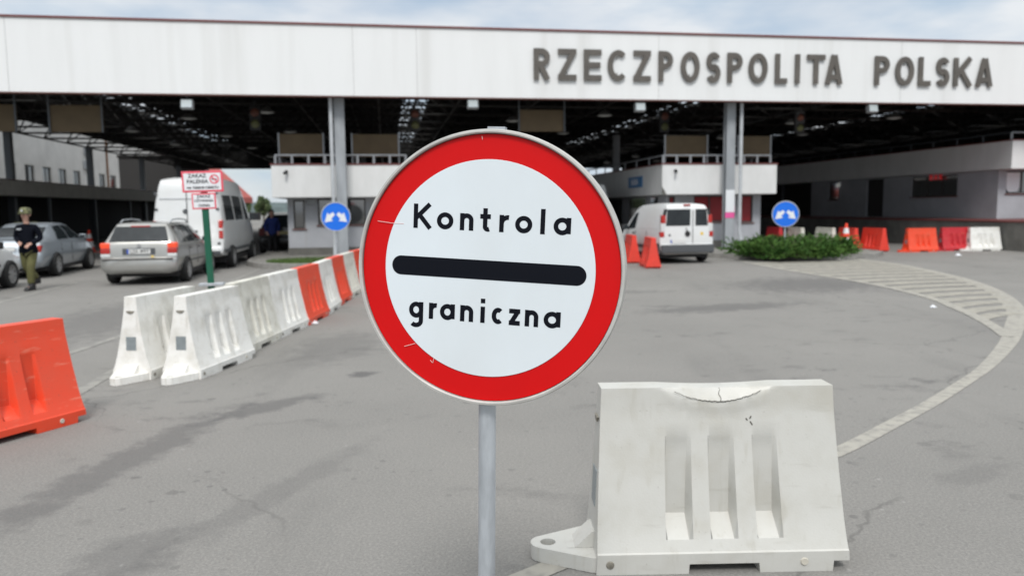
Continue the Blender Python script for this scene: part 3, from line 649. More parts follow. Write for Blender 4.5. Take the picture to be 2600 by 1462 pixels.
wl = MB(); wl.lathe([(.0, -.10), (.10, -.07), (.12, .0), (.05, .10)], 'Z', 14, (sx + .02, 12.0, 2.78)); wl.tube((sx + .02, 12.0, 2.86), (sx + .16, 12.0, 2.92), .03, 6); wl.build('wall_lamp', mat('pale_wall_lamp', (.7, .7, .68), .4, emit=(1, 1, .95), estr=.12), rb, smooth=50)
rf = MB(); rf.box((sx + .8, .80, 3.9), (40, 43.5, 4.05)); rf.build('roof', M['roof_dark'], rb)

# left low building (dim band, dark open ground floor)
lb_ = empty('open_front_building', S(0, 0), ANG, 'low dim building with grey band over a dark open front, left behind the cars', 'building')
bd = MB(); bd.box((-20.9, -6, 2.50), (-20.2, 44, 3.16)); bd.build('parapet_band', M['band_grey'], lb_)
cp = MB(); cp.box((-20.95, -6, 3.162), (-20.17, 44, 3.20)); cp.build('coping', M['flashing'], lb_)
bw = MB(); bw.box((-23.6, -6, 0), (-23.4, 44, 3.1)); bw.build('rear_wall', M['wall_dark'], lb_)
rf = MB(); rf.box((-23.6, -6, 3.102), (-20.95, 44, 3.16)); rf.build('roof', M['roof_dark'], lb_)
for k in range(9):
    c = MB(); c.box((-20.75, -3 + 6.1 * k, 0), (-20.63, -2.88 + 6.1 * k, 2.498)); c.build('post', M['steel_dark'], lb_)
wd = MB(); wd.box((-23.395, 8, .9), (-23.38, 8.5, 1.8)); wd.build('pale_notice', M['steel_grey'], lb_)

# white office building beyond the canopy's left edge
wb = empty('office_building', S(-31, 0), ANG, 'two storey white rendered building with a row of windows beyond the canopy, far left', 'building')
WH = 12.0; ops = []
t = 35.3 - .8 - 3.05 * 13; k = 0
while t < 70: ops.append((t, t + 1.6, 3.4, 5.42)); t += 3.05
w = MB(); wall_open(w, -8, 75, 0, WH, -.3, 0, ops, 'y'); w.build('wall', M['wall_white'], wb)
for q in ops:
    f = MB(); a, b, c, d = q
    f.box((-.16, a + .003, c + .003), (-.10, a + .1, d - .003)); f.box((-.16, b - .1, c + .003), (-.10, b - .003, d - .003)); f.box((-.16, a + .1, c + .003), (-.10, b - .1, c + .1)); f.box((-.16, a + .1, d - .1), (-.10, b - .1, d - .003)); f.box((-.158, (a + b) / 2 - .05, c + .1), (-.102, (a + b) / 2 + .05, d - .1))
    fo = f.build('window', M['frame_dark'], wb)
    p = MB(); p.box((-.14, a + .08, c + .08), (-.13, b - .08, d - .08)); p.build('pane', M['glass_dark'], fo)
rf = MB(); rf.box((-14, -8, WH + .002), (.35, 75, WH + .3)); rf.build('roof', M['flashing'], wb)
for t_, z_ in ((49.1, 5.65), (49.4, 6.9)):
    a = MB(); a.box((.005, t_, z_), (.32, t_ + .95, z_ + .75)); a.build('air_unit', M['steel_light'], wb, bevel=.03)
pp = MB(); pp.tube((.08, 55.0, 0), (.08, 55.0, WH), .09, 8); pp.build('downpipe', M['rust'], wb, smooth=40)
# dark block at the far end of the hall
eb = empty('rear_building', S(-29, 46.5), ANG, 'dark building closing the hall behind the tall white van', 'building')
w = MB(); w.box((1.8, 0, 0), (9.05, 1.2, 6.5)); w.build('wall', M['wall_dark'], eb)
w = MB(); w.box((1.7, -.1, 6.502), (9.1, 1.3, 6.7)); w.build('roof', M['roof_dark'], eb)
# an added block, mostly unseen, far back between the lanes keeps the hall dark
for s_, lb in ((.9, 'added dark hut far back in the hall, almost hidden by the round sign'),):
    e2 = empty('dark_blocker', S(s_, 30), ANG, lb, 'blocker')
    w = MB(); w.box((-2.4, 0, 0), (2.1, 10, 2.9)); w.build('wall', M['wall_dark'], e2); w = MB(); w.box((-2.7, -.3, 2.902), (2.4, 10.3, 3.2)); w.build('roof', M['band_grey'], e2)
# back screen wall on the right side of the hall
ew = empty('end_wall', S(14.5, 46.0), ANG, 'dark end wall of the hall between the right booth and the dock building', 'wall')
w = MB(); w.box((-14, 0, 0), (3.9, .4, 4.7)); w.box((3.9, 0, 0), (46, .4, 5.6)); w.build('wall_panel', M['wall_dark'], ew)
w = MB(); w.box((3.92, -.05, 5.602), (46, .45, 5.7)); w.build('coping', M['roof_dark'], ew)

# ------------------------------------------------------------------ distant things
hl = MB(); k = 60; vs = []
for i in range(k + 1):
    a = R(40 + 100 * i / k); rr = 1150; hgt = 14 + 4 * math.sin(i * .37) + 2 * math.sin(i * 1.1)
    vs += [(rr * math.cos(a), rr * math.sin(a), -2), (rr * math.cos(a) * 1.05, rr * math.sin(a) * 1.05, hgt * .8), (rr * math.cos(a) * 1.25, rr * math.sin(a) * 1.25, hgt)]
fs = []
for i in range(k): fs += [(3 * i, 3 * i + 3, 3 * i + 4, 3 * i + 1), (3 * i + 1, 3 * i + 4, 3 * i + 5, 3 * i + 2)]
hl.add(vs, fs); tag(hl.build('hills', M['hill'], smooth=60), kind='structure')

hs = empty('distant_house', (-43.0, 95, .75), 0, 'distant white house with a steep red roof seen past the tall white van', 'house')
w = MB(); w.box((-5, 0, -.76), (7.3, 9, 2.7)); w.add([(-5, 0.0, 2.7), (7.3, 0.0, 2.7), (1.15, 0.0, 8.2)], [(0, 1, 2)]); w.build('wall', M['wall_white'], hs)
w = MB(); w.prism([(-5.8, 2.1), (1.15, 8.4), (8.1, 2.1), (8.1, 2.8), (1.15, 9.2), (-5.8, 2.8)], -.8, 9.6); w.build('roof', M['roof_red'], hs)
w = MB(); w.box((4.6, -.06, .9), (6.0, -.004, 2.1)); w.build('window', M['glass_dark'], hs)

def leaf_crown(c, rad, n, size, seed, squash=1.0, clumps=14):
    rnd = random.Random(seed); mb = MB(); cl = []
    for i in range(clumps):
        while True:
            p = Vector((rnd.uniform(-1, 1), rnd.uniform(-1, 1), rnd.uniform(-1, 1)))
            if p.length < 1: break
        cl.append((Vector((p.x * rad * .8, p.y * rad * .8, p.z * rad * .8 * squash)), rad * rnd.uniform(.22, .42)))
    for i in range(n):
        cc, rr = cl[rnd.randrange(clumps)]
        d = Vector((rnd.gauss(0, 1), rnd.gauss(0, 1), rnd.gauss(0, 1))); d = d.normalized() * rr * rnd.random() ** .4
        p = Vector(c) + cc + d; s_ = size * rnd.uniform(.6, 1.4)
        a = Vector((rnd.gauss(0, 1), rnd.gauss(0, 1), rnd.gauss(0, 1))).normalized(); b = a.orthogonal().normalized() * s_ * .55; a = a * s_
        mb.add([p - a, p + b, p + a, p - b], [(0, 1, 2, 3)])
    return mb
def tree(loc, h, rad, label, seed, sq=1.1):
    o = empty('tree', loc, 0, label, 'tree', 'trees beyond the canopy')
    t = MB(); t.tube((0, 0, 0), (.1, 0, h * .55), h * .035, 8, h * .018)
    for k in range(6): a = k * 1.1 + seed; t.tube((.08, 0, h * (.35 + .03 * k)), (.08 + math.cos(a) * rad * .6, math.sin(a) * rad * .6, h * (.6 + .05 * k)), h * .012, 5, h * .004)
    t.build('trunk', M['bark'], o, smooth=50)
    leaf_crown((0, 0, h * .66), rad, 1500, rad * .13, seed, sq).build('crown', M['leaf_b'], o, recalc=False)
tree((-46.2, 133, 0), 4.5, 1.7, 'distant green tree just left of the left booth, the taller one', 3)
tree((-51, 140, 0), 3.6, 1.5, 'distant low green tree beside the red roofed house', 5)
tree((-41.0, 128, 0), 4.2, 1.6, 'distant green tree partly cut off by the left booth wall', 8)
tree((-57.5, 150, 0), 3.6, 1.6, 'distant green tree mostly hidden by the tall white van', 11)
# ------------------------------------------------------------------ barriers
BH = .85
def b_hl(z): return .552 + .042 * (1 - z / BH)
def b_w(z):
    P = [(0, .210), (.098, .213), (.104, .206), (.155, .186), (.245, .160), (.45, .117), (.60, .091), (.63, .087), (.69, .077), (.74, .070), (.79, .067), (BH, .064)]
    for (a, wa), (b, wb) in zip(P[:-1], P[1:]):
        if z <= b: return wa + (wb - wa) * (z - a) / (b - a)
    return P[-1][1]
def barrier_body(dent=False):
    zs = [0.0, .098, .104, .155, .245, .45, .605, .622, .69, .74, .79, .835, BH] if not dent else [0.0, .098, .104, .155, .245, .30, .36, .42, .48, .54, .605, .622, .69, .73, .75, .77, .785, .80, .815, .83, .84, BH]
    gw = .086; grooves = [(-.352, 0), (0.01, 0), (.372, 0)]
    xs = set([-1, -.97, -.8, -.6, .6, .75, .97, 1])
    for gc, _ in grooves: xs |= {gc - gw - .036, gc - gw, gc + gw, gc + gw + .036}
    for e in (-.272, -.264, .284, .292, .868, .876): xs.add(e)
    if dent: xs |= {i * .045 - .54 for i in range(25)}
    xs = sorted(xs); X2 = [xs[0]]
    for v in xs[1:]:
        if v - X2[-1] > .006: X2.append(v)
    xs = X2
    def foot(x): return .046 if -.268 < x < .288 else (.05 if x > .872 else 0.0)
    def depth(x, z):
        w = b_w(z)
        for gc, _ in grooves:
            if abs(x - gc) <= gw + .001 and .21 < z < .615: return min(w, .083)
        return w
    rings = []
    for x in xs:
        row = []
        for side in (-1, 1):
            col = []
            for z in zs:
                zz = max(z, foot(x)) if z == 0 else z
                X = x * b_hl(z); yy = side * depth(x, z); dz = 0
                if dent and abs(x) < .50 and side == -1:
                    zc = BH - .066 * (1 - (x / .5) ** 2)
                    if z > zc: yy += (z - zc) * .62; 
                    elif z > zc - .05: yy -= .006 * (1 - (x / .5) ** 2)
                if dent and abs(x) < .5 and z == BH: dz = -.010 * (1 - (x / .5) ** 2)
                col.append((X, yy, zz + dz))
            row.append(col)
        rings.append(row[0] + row[1][::-1])
    mb = MB(); n = len(rings[0])
    for r_ in rings: mb.v += r_
    for i in range(len(rings) - 1):
        for j in range(n):
            k = (j + 1) % n; mb.f.append((i * n + j, i * n + k, (i + 1) * n + k, (i + 1) * n + j))
    mb.f.append(tuple(range(n - 1, -1, -1))); mb.f.append(tuple((len(rings) - 1) * n + j for j in range(n)))
    mb.mi = [0] * len(mb.f)
    return mb
def lug_mesh():
    # flat tongue with a pin hole at the -x end
    out = [(-.585, -.19), (-.61, -.188)] + arc(-.815, 0, .075, .075, 245, 115, 14) + [(-.61, .188), (-.585, .19)]
    hole = arc(-.805, 0, .038, .038, 0, 360, 20)[:-1]
    b = bmesh.new()
    def loop(pts, z): return [b.verts.new((x, y, z)) for x, y in pts]
    edges = []
    ov, hv = loop(out, .075), loop(hole, .075)
    for vv in (ov, hv):
        for i in range(len(vv)): edges.append(b.edges.new((vv[i], vv[(i + 1) % len(vv)])))
    bmesh.ops.triangle_fill(b, use_beauty=True, edges=edges)
    for f in list(b.faces):
        c = f.calc_center_median()
        if math.hypot(c.x + .805, c.y) < .03: b.faces.remove(f)
    ret = bmesh.ops.extrude_face_region(b, geom=list(b.faces))
    for v in ret['geom']:
        if isinstance(v, bmesh.types.BMVert): v.co.z = .003
    bmesh.ops.recalc_face_normals(b, faces=b.faces)
    mb = MB(); b.verts.index_update()
    mb.add([tuple(v.co) for v in b.verts], [tuple(v.index for v in f.verts) for f in b.faces]); b.free()
    mb.prism([(-.72, .076), (-.68, .077), (-.597, .155), (-.58, .155), (-.58, .076)], -.075, .075)   # sloping web
    return mb
def make_barrier(m, dent=False, bev=.010):
    o = empty('road_barrier')
    bb = barrier_body(dent).build('body', m, o, smooth=26, bevel=bev, seg=3 if dent else 2)
    lg = lug_mesh().build('connecting_lug', m, o, bevel=.006)
    rf_ = MB(); z0, z1 = .30, .44
    if dent: z0, z1 = .27, .45
    rf_.add([(-b_hl(z0) - .004, -.055, z0), (-b_hl(z0) - .004, .055, z0), (-b_hl(z1) - .004, .055, z1), (-b_hl(z1) - .004, -.055, z1), (-b_hl(z0) + .01, -.055, z0), (-b_hl(z0) + .01, .055, z0), (-b_hl(z1) + .01, .055, z1), (-b_hl(z1) + .01, -.055, z1)], [(0, 1, 2, 3), (4, 5, 6, 7), (0, 1, 5, 4), (1, 2, 6, 5), (2, 3, 7, 6), (3, 0, 4, 7)])
    rf_.build('reflector', M['reflector'], o, bevel=.003)
    nt_ = MB(); nt_.prism([(-.045, .705), (.045, .705), (.03, .685), (0, .675), (-.03, .685)], -b_hl(.7) - .010, -b_hl(.7) + .01, 'X'); nt_.build('end_notch', M['grime'], o)
    for x, mm in ((-.53, 'grime'), (.38, 'clear_plug')):
        bo = MB(); bo.lathe([(.0, -.004), (.016, -.005), (.019, -.001), (.021, .006)], 'Y', 14, (x, -.2125, .05)); bo.build('drain_plug', M[mm], o, smooth=40)
    return o
def place(o, x, y, rz, label, group):
    o.location = (x, y, 0); o.rotation_euler = (0, 0, rz); tag(o, label, 'barrier', group); return o
near = make_barrier(M['white_main'], True)
place(near, .968, 3.645, R(1.2), 'large scuffed white plastic barrier with a cracked dented top, right foreground beside the sign pole', 'plastic road barriers')
ck = MB(); pts = []
for i in range(61):
    x = -.5 + i / 60.0; X = x * b_hl(.8); z = BH - .066 * (1 - (x / .5) ** 2) - .002 + random.uniform(-.002, .002)
    pts.append((X * .86, -(b_w(z) + .0075), z))
for a, b in zip(pts[4:-5], pts[5:-4]):
    ck.tube(a, b, .0012 + .0012 * max(0, 1 - abs(a[0]) / .24), 5)
for i in range(9): ck.tube((.015 + .004 * math.sin(i), -.066 + .0045 * i - .004, .785 + i * .006), (.015 + .004 * math.sin(i + 1), -.0615 + .0045 * i - .004, .791 + i * .006), .0016, 5)
ck.build('crack', M['crack'], near)
sc_ = MB()
for cx, cz, r_ in ((.02, .742, .006), (.115, .745, .003)): sc_.tube((cx, -b_w(cz) - .0015, cz), (cx, -b_w(cz) + .004, cz), r_, 7)
for a, b in (((.135, .70), (.142, .69)), ((.16, .71), (.154, .698)), ((.155, .685), (.165, .668))):
    sc_.tube((a[0], -b_w(a[1]) - .001, a[1]), (b[0], -b_w(b[1]) - .001, b[1]), .003, 5)
sc_.build('scuff_mark', M['crack'], near)
# the row along the left
G = 'plastic road barriers'
pw = make_barrier(M['white_plastic']); po = make_barrier(M['orange_plastic']); pd = make_barrier(M['white_dirty']); prd = make_barrier(M['red_plastic']); pcr = make_barrier(M['crimson_plastic'])
used = {}
def put(src, x, y, rz, label):
    if id(src) not in used: used[id(src)] = 1; o = src
    else: o = copy_tree(src)
    return place(o, x, y, rz, label, G)
def from_near(nx, ny, ang, off=.58): return nx + math.cos(ang) * off, ny + math.sin(ang) * off
D = R
put(po, -3.96, 5.76, D(66), 'large orange barrier with two bold grooves cut off by the left frame edge')
put(pw, -3.31, 8.34, D(82), 'white barrier with grey end patch, foremost of the left row on its right side')
put(pw, -3.82, 8.34, D(82), 'white barrier with grey end patch standing left of the foremost one')
rowp = [(-3.36, 9.12, -3.33, 10.20, pd, 'grey dirty white barrier right behind the green sign post'),
        (-3.30, 10.28, -3.22, 11.35, pw, 'clean white barrier between the dirty grey one and the first orange one of the row'),
        (-3.22, 11.42, -3.22, 12.5, po, 'orange barrier of the left row, nearest orange one to the green post'),
        (-3.24, 12.58, -3.28, 13.66, pw, 'white barrier of the left row between two orange ones'),
        (-3.29, 13.74, -3.34, 14.82, po, 'second orange barrier of the left row counted from the green post'),
        (-3.34, 14.9, -3.38, 15.98, pd, 'dull white barrier between the second and third orange ones of the left row'),
        (-3.38, 16.06, -3.36, 17.14, po, 'third orange barrier of the left row, half hidden by the round sign'),
        (-3.36, 17.22, -3.30, 18.3, pw, 'white barrier at the rim of the round sign, last visible of the left row'),
        (-3.2, 18.4, -2.9, 19.45, po, 'orange barrier peeping over the left row beside the round sign rim')]
for x0, y0, x1, y1, src, lb in rowp:
    put(src, (x0 + x1) / 2 + random.uniform(-.02, .02), (y0 + y1) / 2, math.atan2(y1 - y0, x1 - x0) + random.uniform(-.03, .03), lb)
# right-hand ones
put(prd, 3.95, 21.95, D(-90), 'red barrier end-on in front of the small white van, the nearer of the pair')
put(prd, 3.72, 24.0, D(-88), 'red barrier behind the nearer red one beside the small white van')
put(pcr, 10.55, 30.9, D(-84), 'dark red barrier half hidden behind the left part of the juniper bed')
put(pd, 11.15, 30.2, D(-84), 'dull white barrier behind the middle of the juniper bed')
put(pd, 12.1, 29.7, D(-80), 'dull white barrier behind the right part of the juniper bed')
put(prd, 12.72, 29.1, D(-84), 'red barrier beside the striped cone, its lit end to the right')
put(prd, 13.42, 28.5, D(-78), 'red barrier showing its right end, second right of the striped cone')
put(po, 14.75, 27.75, D(9), 'light orange barrier standing alone before the dock wall')
put(pcr, 16.25, 28.2, D(6), 'crimson barrier touching the white one before the dock wall')
put(pw, 17.2, 28.05, D(4), 'white barrier at the right end of the row before the dock wall')

# ------------------------------------------------------------------ main sign
sg = empty('border_control_sign', (-.098, 2.285, 0), 0, 'large round red and white sign reading Kontrola graniczna on a grey pole', 'sign')
sg.rotation_euler = (0, R(1.0), 0)
pl = MB(); pl.tube((0, 0, -.02), (0, 0, 1.90), .0265, 24); pl.build('pole', M['galv'], sg, smooth=40)
cap_ = MB(); cap_.tube((0, .0, 1.902), (0, .0, 1.93), .028, 20); cap_.build('pole_cap', M['grime'], sg, smooth=40)
DC = 1.525
disc = MB(); RO = .401
disc.lathe([(0, .0), (.388, .0), (.3885, -.0015)], 'Y', 128)
fr = MB(); fr.lathe([(.3905, .002), (.3905, -.010), (.394, -.013), (.400, -.012), (.403, -.004), (.403, .020), (.399, .024), (.385, .024), (0, .0235)], 'Y', 128)
face = disc.build('sign_face', M['sign_red'], sg, smooth=30)
face.location = (0.0, -.048, DC); face.rotation_euler = (0, R(2.0), R(-13.8))
fr.build('rim', M['rim_grey'], face, smooth=40)
wd_ = MB(); wd_.lathe([(0, -.0024), (.3165, -.0024), (.3172, -.0016)], 'Y', 128); wd_.build('white_disc', M['sign_white'], face, smooth=30)
T = .0134; sx_ = lambda px: (px - 667) / 1647.0 * (1 - .026 * (px - 676) / 650.0)
bar = [(sx_(190) + .0284 + .0284 * math.cos(R(a)), -.002 + .0284 * math.sin(R(a))) for a in range(90, 271, 9)] + [(sx_(1157) - .0284 + .0284 * math.cos(R(a)), -.002 + .0284 * math.sin(R(a))) for a in range(-90, 91, 9)]
bm_ = MB(); bm_.prism(bar, -.0026, -.0032); bm_.build('black_bar', M['sign_black'], face)
def word(chars, base, cap, xh):
    for ch_, a, b in chars:
        mb = MB(); xa, xb = sx_(a), sx_(b)
        glyph(mb, lower(ch_, xb - xa, xh, T, cap), T, -.0026, .0005, xa, base); mb.build('letter', M['sign_black'], face)
word([('K', 292, 380), ('o', 409, 491), ('n', 524, 591), ('t', 624, 676), ('r', 719, 764), ('o', 797, 881), ('l', 919, 945), ('a', 985, 1070)], .1105, .0715, .0495)
word([('g', 281, 353), ('r', 382, 420), ('a', 438, 513), ('n', 540, 606), ('i', 642, 664), ('c', 697, 760), ('z', 785, 840), ('n', 864, 931), ('a', 957, 1041)], -.1575, .0715, .0480)
scm = MB()
for (xa, za, xb, zb_) in ((-.345, .125, -.30, .121), (-.30, .121, -.262, .121), (-.25, -.248, -.215, -.236), (-.166, -.283, -.160, -.29), (-.155, -.276, -.158, -.29), (-.03, .382, -.028, .372)):
    scm.tube((xa, -.0028, za), (xb, -.0028, zb_), .0009, 4)
scm.build('scratch', M['scratch'], face)
br_ = MB(); br_.box((-.17, .025, .20), (.17, .04, .24)); br_.box((-.17, .025, -.24), (.17, .04, -.20)); br_.box((-.022, .024, .385), (.03, .05, .412)); br_.build('bracket', M['galv'], face)

# ------------------------------------------------------------------ no smoking sign on its green post
ns = empty('no_smoking_sign', (-3.52, 9.02, 0), R(4), 'green leaning post with red-bordered ZAKAZ PALENIA board above a smaller board', 'sign')
ns.rotation_euler = (R(1.0), R(-1.2), R(6))
p = MB(); p.box((-.036, -.018, 0), (.036, .018, 2.14)); p.build('post', M['green_post'], ns, bevel=.004)
p = MB(); p.box((-.13, -.05, .84), (.15, .05, .872)); p.build('clamp', M['galv'], ns, bevel=.004)
b1 = MB(); b1.box((-.23, -.032, 1.93), (.23, -.022, 2.17)); o1 = b1.build('board', M['pink_border'], ns, bevel=.004)
b1 = MB(); b1.box((-.207, -.0345, 1.953), (.207, -.0325, 2.147)); b1.build('white_panel', M['white_face'], o1)
b2 = MB(); b2.box((-.135, -.032, 1.735), (.135, -.022, 1.918)); o2 = b2.build('board', M['pink_border'], ns, bevel=.004)
b2 = MB(); b2.box((-.118, -.0345, 1.752), (.118, -.0325, 1.902)); b2.build('white_panel', M['white_face'], o2)
for s_, sz, x, z in (('ZAKAZ', .062, -.055, 2.115), ('PALENIA', .062, -.055, 2.05), ('NA TERENIE OBIEKTU', .036, 0, 1.98)): text_mesh('lettering', s_, sz, M['sign_black'], o1, (x, -.0355, z), depth=.0005, bold=.0012)
for s_, sz, z in (('ZAKAZ', .046, 1.88), ('UŻYWANIA', .040, 1.83), ('OGNIA', .040, 1.776)): text_mesh('lettering', s_, sz, M['sign_black'], o2, (0, -.0355, z), depth=.0005, bold=.001)
rg = MB(); glyph(rg, [arc(.135, 2.075, .046, .046, 0, 360, 28), [(.105, 2.107), (.165, 2.043)]], .014, -.0365, .001)
rg.build('prohibition_ring', M['pink_border'], o1)
cg = MB(); cg.box((.108, -.0362, 2.068), (.162, -.0346, 2.08)); cg.build('cigarette', M['sign_black'], o1)

# ------------------------------------------------------------------ blue two-arrow signs
def blue_sign(loc, zc, label, rz, tilt):
    o = empty('keep_either_side_sign', loc, rz, label, 'sign', 'round blue two-arrow signs'); zg = loc[2]
    p = MB(); p.tube((0, .05, 0), (0, .05, zc - zg + .1), .03, 10); p.build('pole', M['galv'], o, smooth=40)
    d = MB(); d.lathe([(0, .0), (.385, .0), (.386, .004)], 'Y', 48); f = d.build('sign_face', M['blue_sign'], o, smooth=30); f.location = (0, -.01, zc - zg); f.rotation_euler = (0, R(tilt), 0)
    r_ = MB(); r_.lathe([(.387, .0), (.388, -.010), (.41, -.008), (.412, .012), (0, .02)], 'Y', 48); r_.build('rim', M['steel_light'], f, smooth=40)
    for sgn in (-1, 1):
        a = MB()
        pts = [(.025, .075), (.095, .145), (.150, .060), (.205, .115), (.30, .0), (.31, -.145), (.10, -.105), (.155, -.055)]
        pts = [(.02, .055), (.075, .125), (.165, .055), (.225, .120), (.235, .01), (.315, -.15), (.095, -.12), (.145, -.065)]
        pts = [(.02, .055), (.085, .130), (.175, .055), (.225, .115), (.31, -.155), (.075, -.115), (.13, -.06)]
        a.prism([(x * sgn, z) for x, z in (pts if sgn == 1 else pts[::-1])], -.002, -.004); a.build('arrow', M['white_face'], f)
    return o
blue_sign((-4.94, 21.75, 0), 1.53, 'round blue sign with two downward white arrows in front of the left column', R(12), 0)
blue_sign((8.63, 24.3, .13), 1.44, 'round blue sign with two downward white arrows standing in the juniper bed', R(-12), 0)

# ------------------------------------------------------------------ cones
def make_cone():
    o = empty('traffic_cone'); b = MB()
    b.box((-.24, -.24, 0), (.24, .24, .035)); b.lathe([(.19, .035), (.158, .22)], 'Z', 20); b.build('base_cone', M['cone_orange'], o, smooth=40)
    for z0, z1, m in ((.22, .42, 'cone_white'), (.42, .55, 'cone_orange'), (.55, .72, 'cone_white'), (.72, .86, 'cone_orange')):
        r0 = .20 - z0 * .19; r1 = .20 - z1 * .19
        c = MB(); c.lathe([(r0, z0), (r1, z1)] + ([(r1 * .6, z1 + .01), (0, z1 + .01)] if z1 > .8 else []), 'Z', 20); c.build('band', M[m], o, smooth=40)
    return o
cn = make_cone(); cn.location = (11.60, 26.7, 0.135); cn.scale = (1.08, 1.08, 1.08); tag(cn, 'striped red and white cone at the right tip of the juniper bed', 'traffic cone', 'traffic cones')
c2 = copy_tree(cn); c2.location = (-18.4, 33.6, 0); c2.scale = (1.12, 1.12, 1.12); tag(c2, 'striped red and white cone beside the grey saloon in the dark hall', 'traffic cone', 'traffic cones')
for nm, lc, lb, k in (('litter', (-2.98, 11.5, .012), 'small white paper scrap on the asphalt by the left barrier row', .05), ('litter', (14.7, 25.3, .015), 'white scrap lying on the road before the dock barriers', .09), ('litter', (6.95, 12.6, .01), 'small pale scrap on the asphalt at the hatched marking', .05)):
    q = MB(); q.add([(-k, -k * .6, 0), (k, -k * .7, 0), (k * .8, k, k * .2), (-k * .7, k * .8, 0), (0, 0, k * .9)], [(0, 1, 4), (1, 2, 4), (2, 3, 4), (3, 0, 4)]); q.build(nm, M['litter'], loc=lc); tag(COL.objects[-1], lb, 'litter', 'scraps of litter')

# ------------------------------------------------------------------ vegetation on the islands
def juniper():
    o = empty('juniper_bed', (8.95, 24.75, .10), 0, 'broad low bed of spreading green juniper around the blue sign on the right', 'shrub')
    rnd = random.Random(21); lf = MB(); sm_ = MB()
    cs = []
    for i in range(58):
        a = rnd.uniform(0, 2 * math.pi); q = math.sqrt(rnd.random())
        cs.append((1.85 * q * math.cos(a), 1.42 * q * math.sin(a) + .12 * 2.0 * q * math.cos(a), rnd.uniform(.55, .95)))
    for cx, cy, hh in cs:
        for k in range(34):
            a = rnd.uniform(0, 2 * math.pi); el = rnd.uniform(-.12, 1.2); ln = rnd.uniform(.40, .80) * (.6 + .6 * hh)
            d = Vector((math.cos(a) * math.cos(el), math.sin(a) * math.cos(el), math.sin(el) * .85)); p0 = Vector((cx, cy, .10)); p1 = p0 + d * ln
            if k < 9: sm_.tube(p0, p1, .008, 4, .003, cap=False)
            for j in range(15):
                f = .3 + .7 * (j + rnd.random()) / 15; p = p0 + d * ln * f - Vector((0, 0, .10 * f * f))
                t = (d * .6 + Vector((rnd.gauss(0, .5), rnd.gauss(0, .5), rnd.gauss(.15, .4)))).normalized(); s_ = rnd.uniform(.06, .13)
                b = t.orthogonal().normalized(); b.rotate(Matrix.Rotation(rnd.uniform(0, 6.3), 3, t)); b *= s_ * .26
                if p.z > .02: lf.add([p, p + t * s_ * .5 + b, p + t * s_, p + t * s_ * .5 - b], [(0, 1, 2, 3)])
    for i in range(150):   # longer arching sprays that break the outline
        cx, cy, hh = cs[rnd.randrange(len(cs))]; a = rnd.uniform(0, 2 * math.pi); el = rnd.uniform(.2, 1.15); ln = rnd.uniform(.75, 1.05)
        d = Vector((math.cos(a) * math.cos(el), math.sin(a) * math.cos(el), math.sin(el) * .82)); p0 = Vector((cx, cy, .10))
        for j in range(26):
            f = .35 + .65 * j / 25; p = p0 + d * ln * f - Vector((0, 0, .16 * f * f)); t = (d + Vector((rnd.gauss(0, .6), rnd.gauss(0, .6), rnd.gauss(0, .4)))).normalized(); s_ = .10 * (1.25 - f * .7)
            b = t.orthogonal().normalized(); b.rotate(Matrix.Rotation(rnd.uniform(0, 6.3), 3, t)); b *= s_ * .24
            if p.z > .02: lf.add([p, p + t * s_ * .5 + b, p + t * s_, p + t * s_ * .5 - b], [(0, 1, 2, 3)])
    lf.build('foliage', M['leaf_a'], o, recalc=False); sm_.build('branches', M['bark'], o)
juniper()
gb = MB(); rnd = random.Random(4)
for i in range(5200):
    a = rnd.uniform(0, 2 * math.pi); q = math.sqrt(rnd.random()); p = S(-6.2 + 1.75 * q * math.cos(a), -1.35 + 1.15 * q * math.sin(a), .134)
    h_ = rnd.uniform(.04, .12); d = Vector((rnd.gauss(0, .03), rnd.gauss(0, .03), h_)); w_ = rnd.uniform(0, 6.3); b = Vector((math.cos(w_), math.sin(w_), 0)) * .010
    gb.add([p - b, p + b, p + d], [(0, 1, 2)])
tag(gb.build('grass', M['grass'], recalc=False), kind='stuff')

# ------------------------------------------------------------------ vehicles (local: y forward from the rear bumper, x across)
def lerp_st(sts, y):
    if y <= sts[0][0]: return sts[0]
    for a, b in zip(sts[:-1], sts[1:]):
        if y <= b[0]:
            f = (y - a[0]) / (b[0] - a[0]); return tuple(p + (q - p) * f for p, q in zip(a, b))
    return sts[-1]
def wheel(par, x, y, r, w, sgn, rim='alloy', spokes=7):
    t = MB(); t.lathe([(r * .66, -w / 2), (r * .93, -w / 2), (r, -w / 2 + .025), (r, w / 2 - .025), (r * .93, w / 2), (r * .66, w / 2), (r * .60, w * .3)], 'X', 28)
    o = t.build('wheel', M['tyre'], par, smooth=35); o.location = (x, y, r)
    rr = MB(); e = sgn * (w / 2 - .012)
    rr.lathe([(r * .67, e + sgn * .006), (r * .60, e), (r * .57, e - sgn * .06), (0.0, e - sgn * .07)], 'X', 28)
    rr.lathe([(r * .16, e - sgn * .06), (r * .15, e), (0, e + sgn * .004)], 'X', 14)
    for k in range(spokes):
        a = 2 * math.pi * k / spokes; c, s_ = math.cos(a), math.sin(a); q = .028
        rr.add([(e - sgn * .004, c * r * .12 - s_ * q, s_ * r * .12 + c * q), (e - sgn * .004, c * r * .12 + s_ * q, s_ * r * .12 - c * q), (e - sgn * .002, c * r * .62 + s_ * q * 1.2, s_ * r * .62 - c * q * 1.2), (e - sgn * .002, c * r * .62 - s_ * q * 1.2, s_ * r * .62 + c * q * 1.2)], [(0, 1, 2, 3)])
    rr.build('rim', M[rim], o, smooth=35)
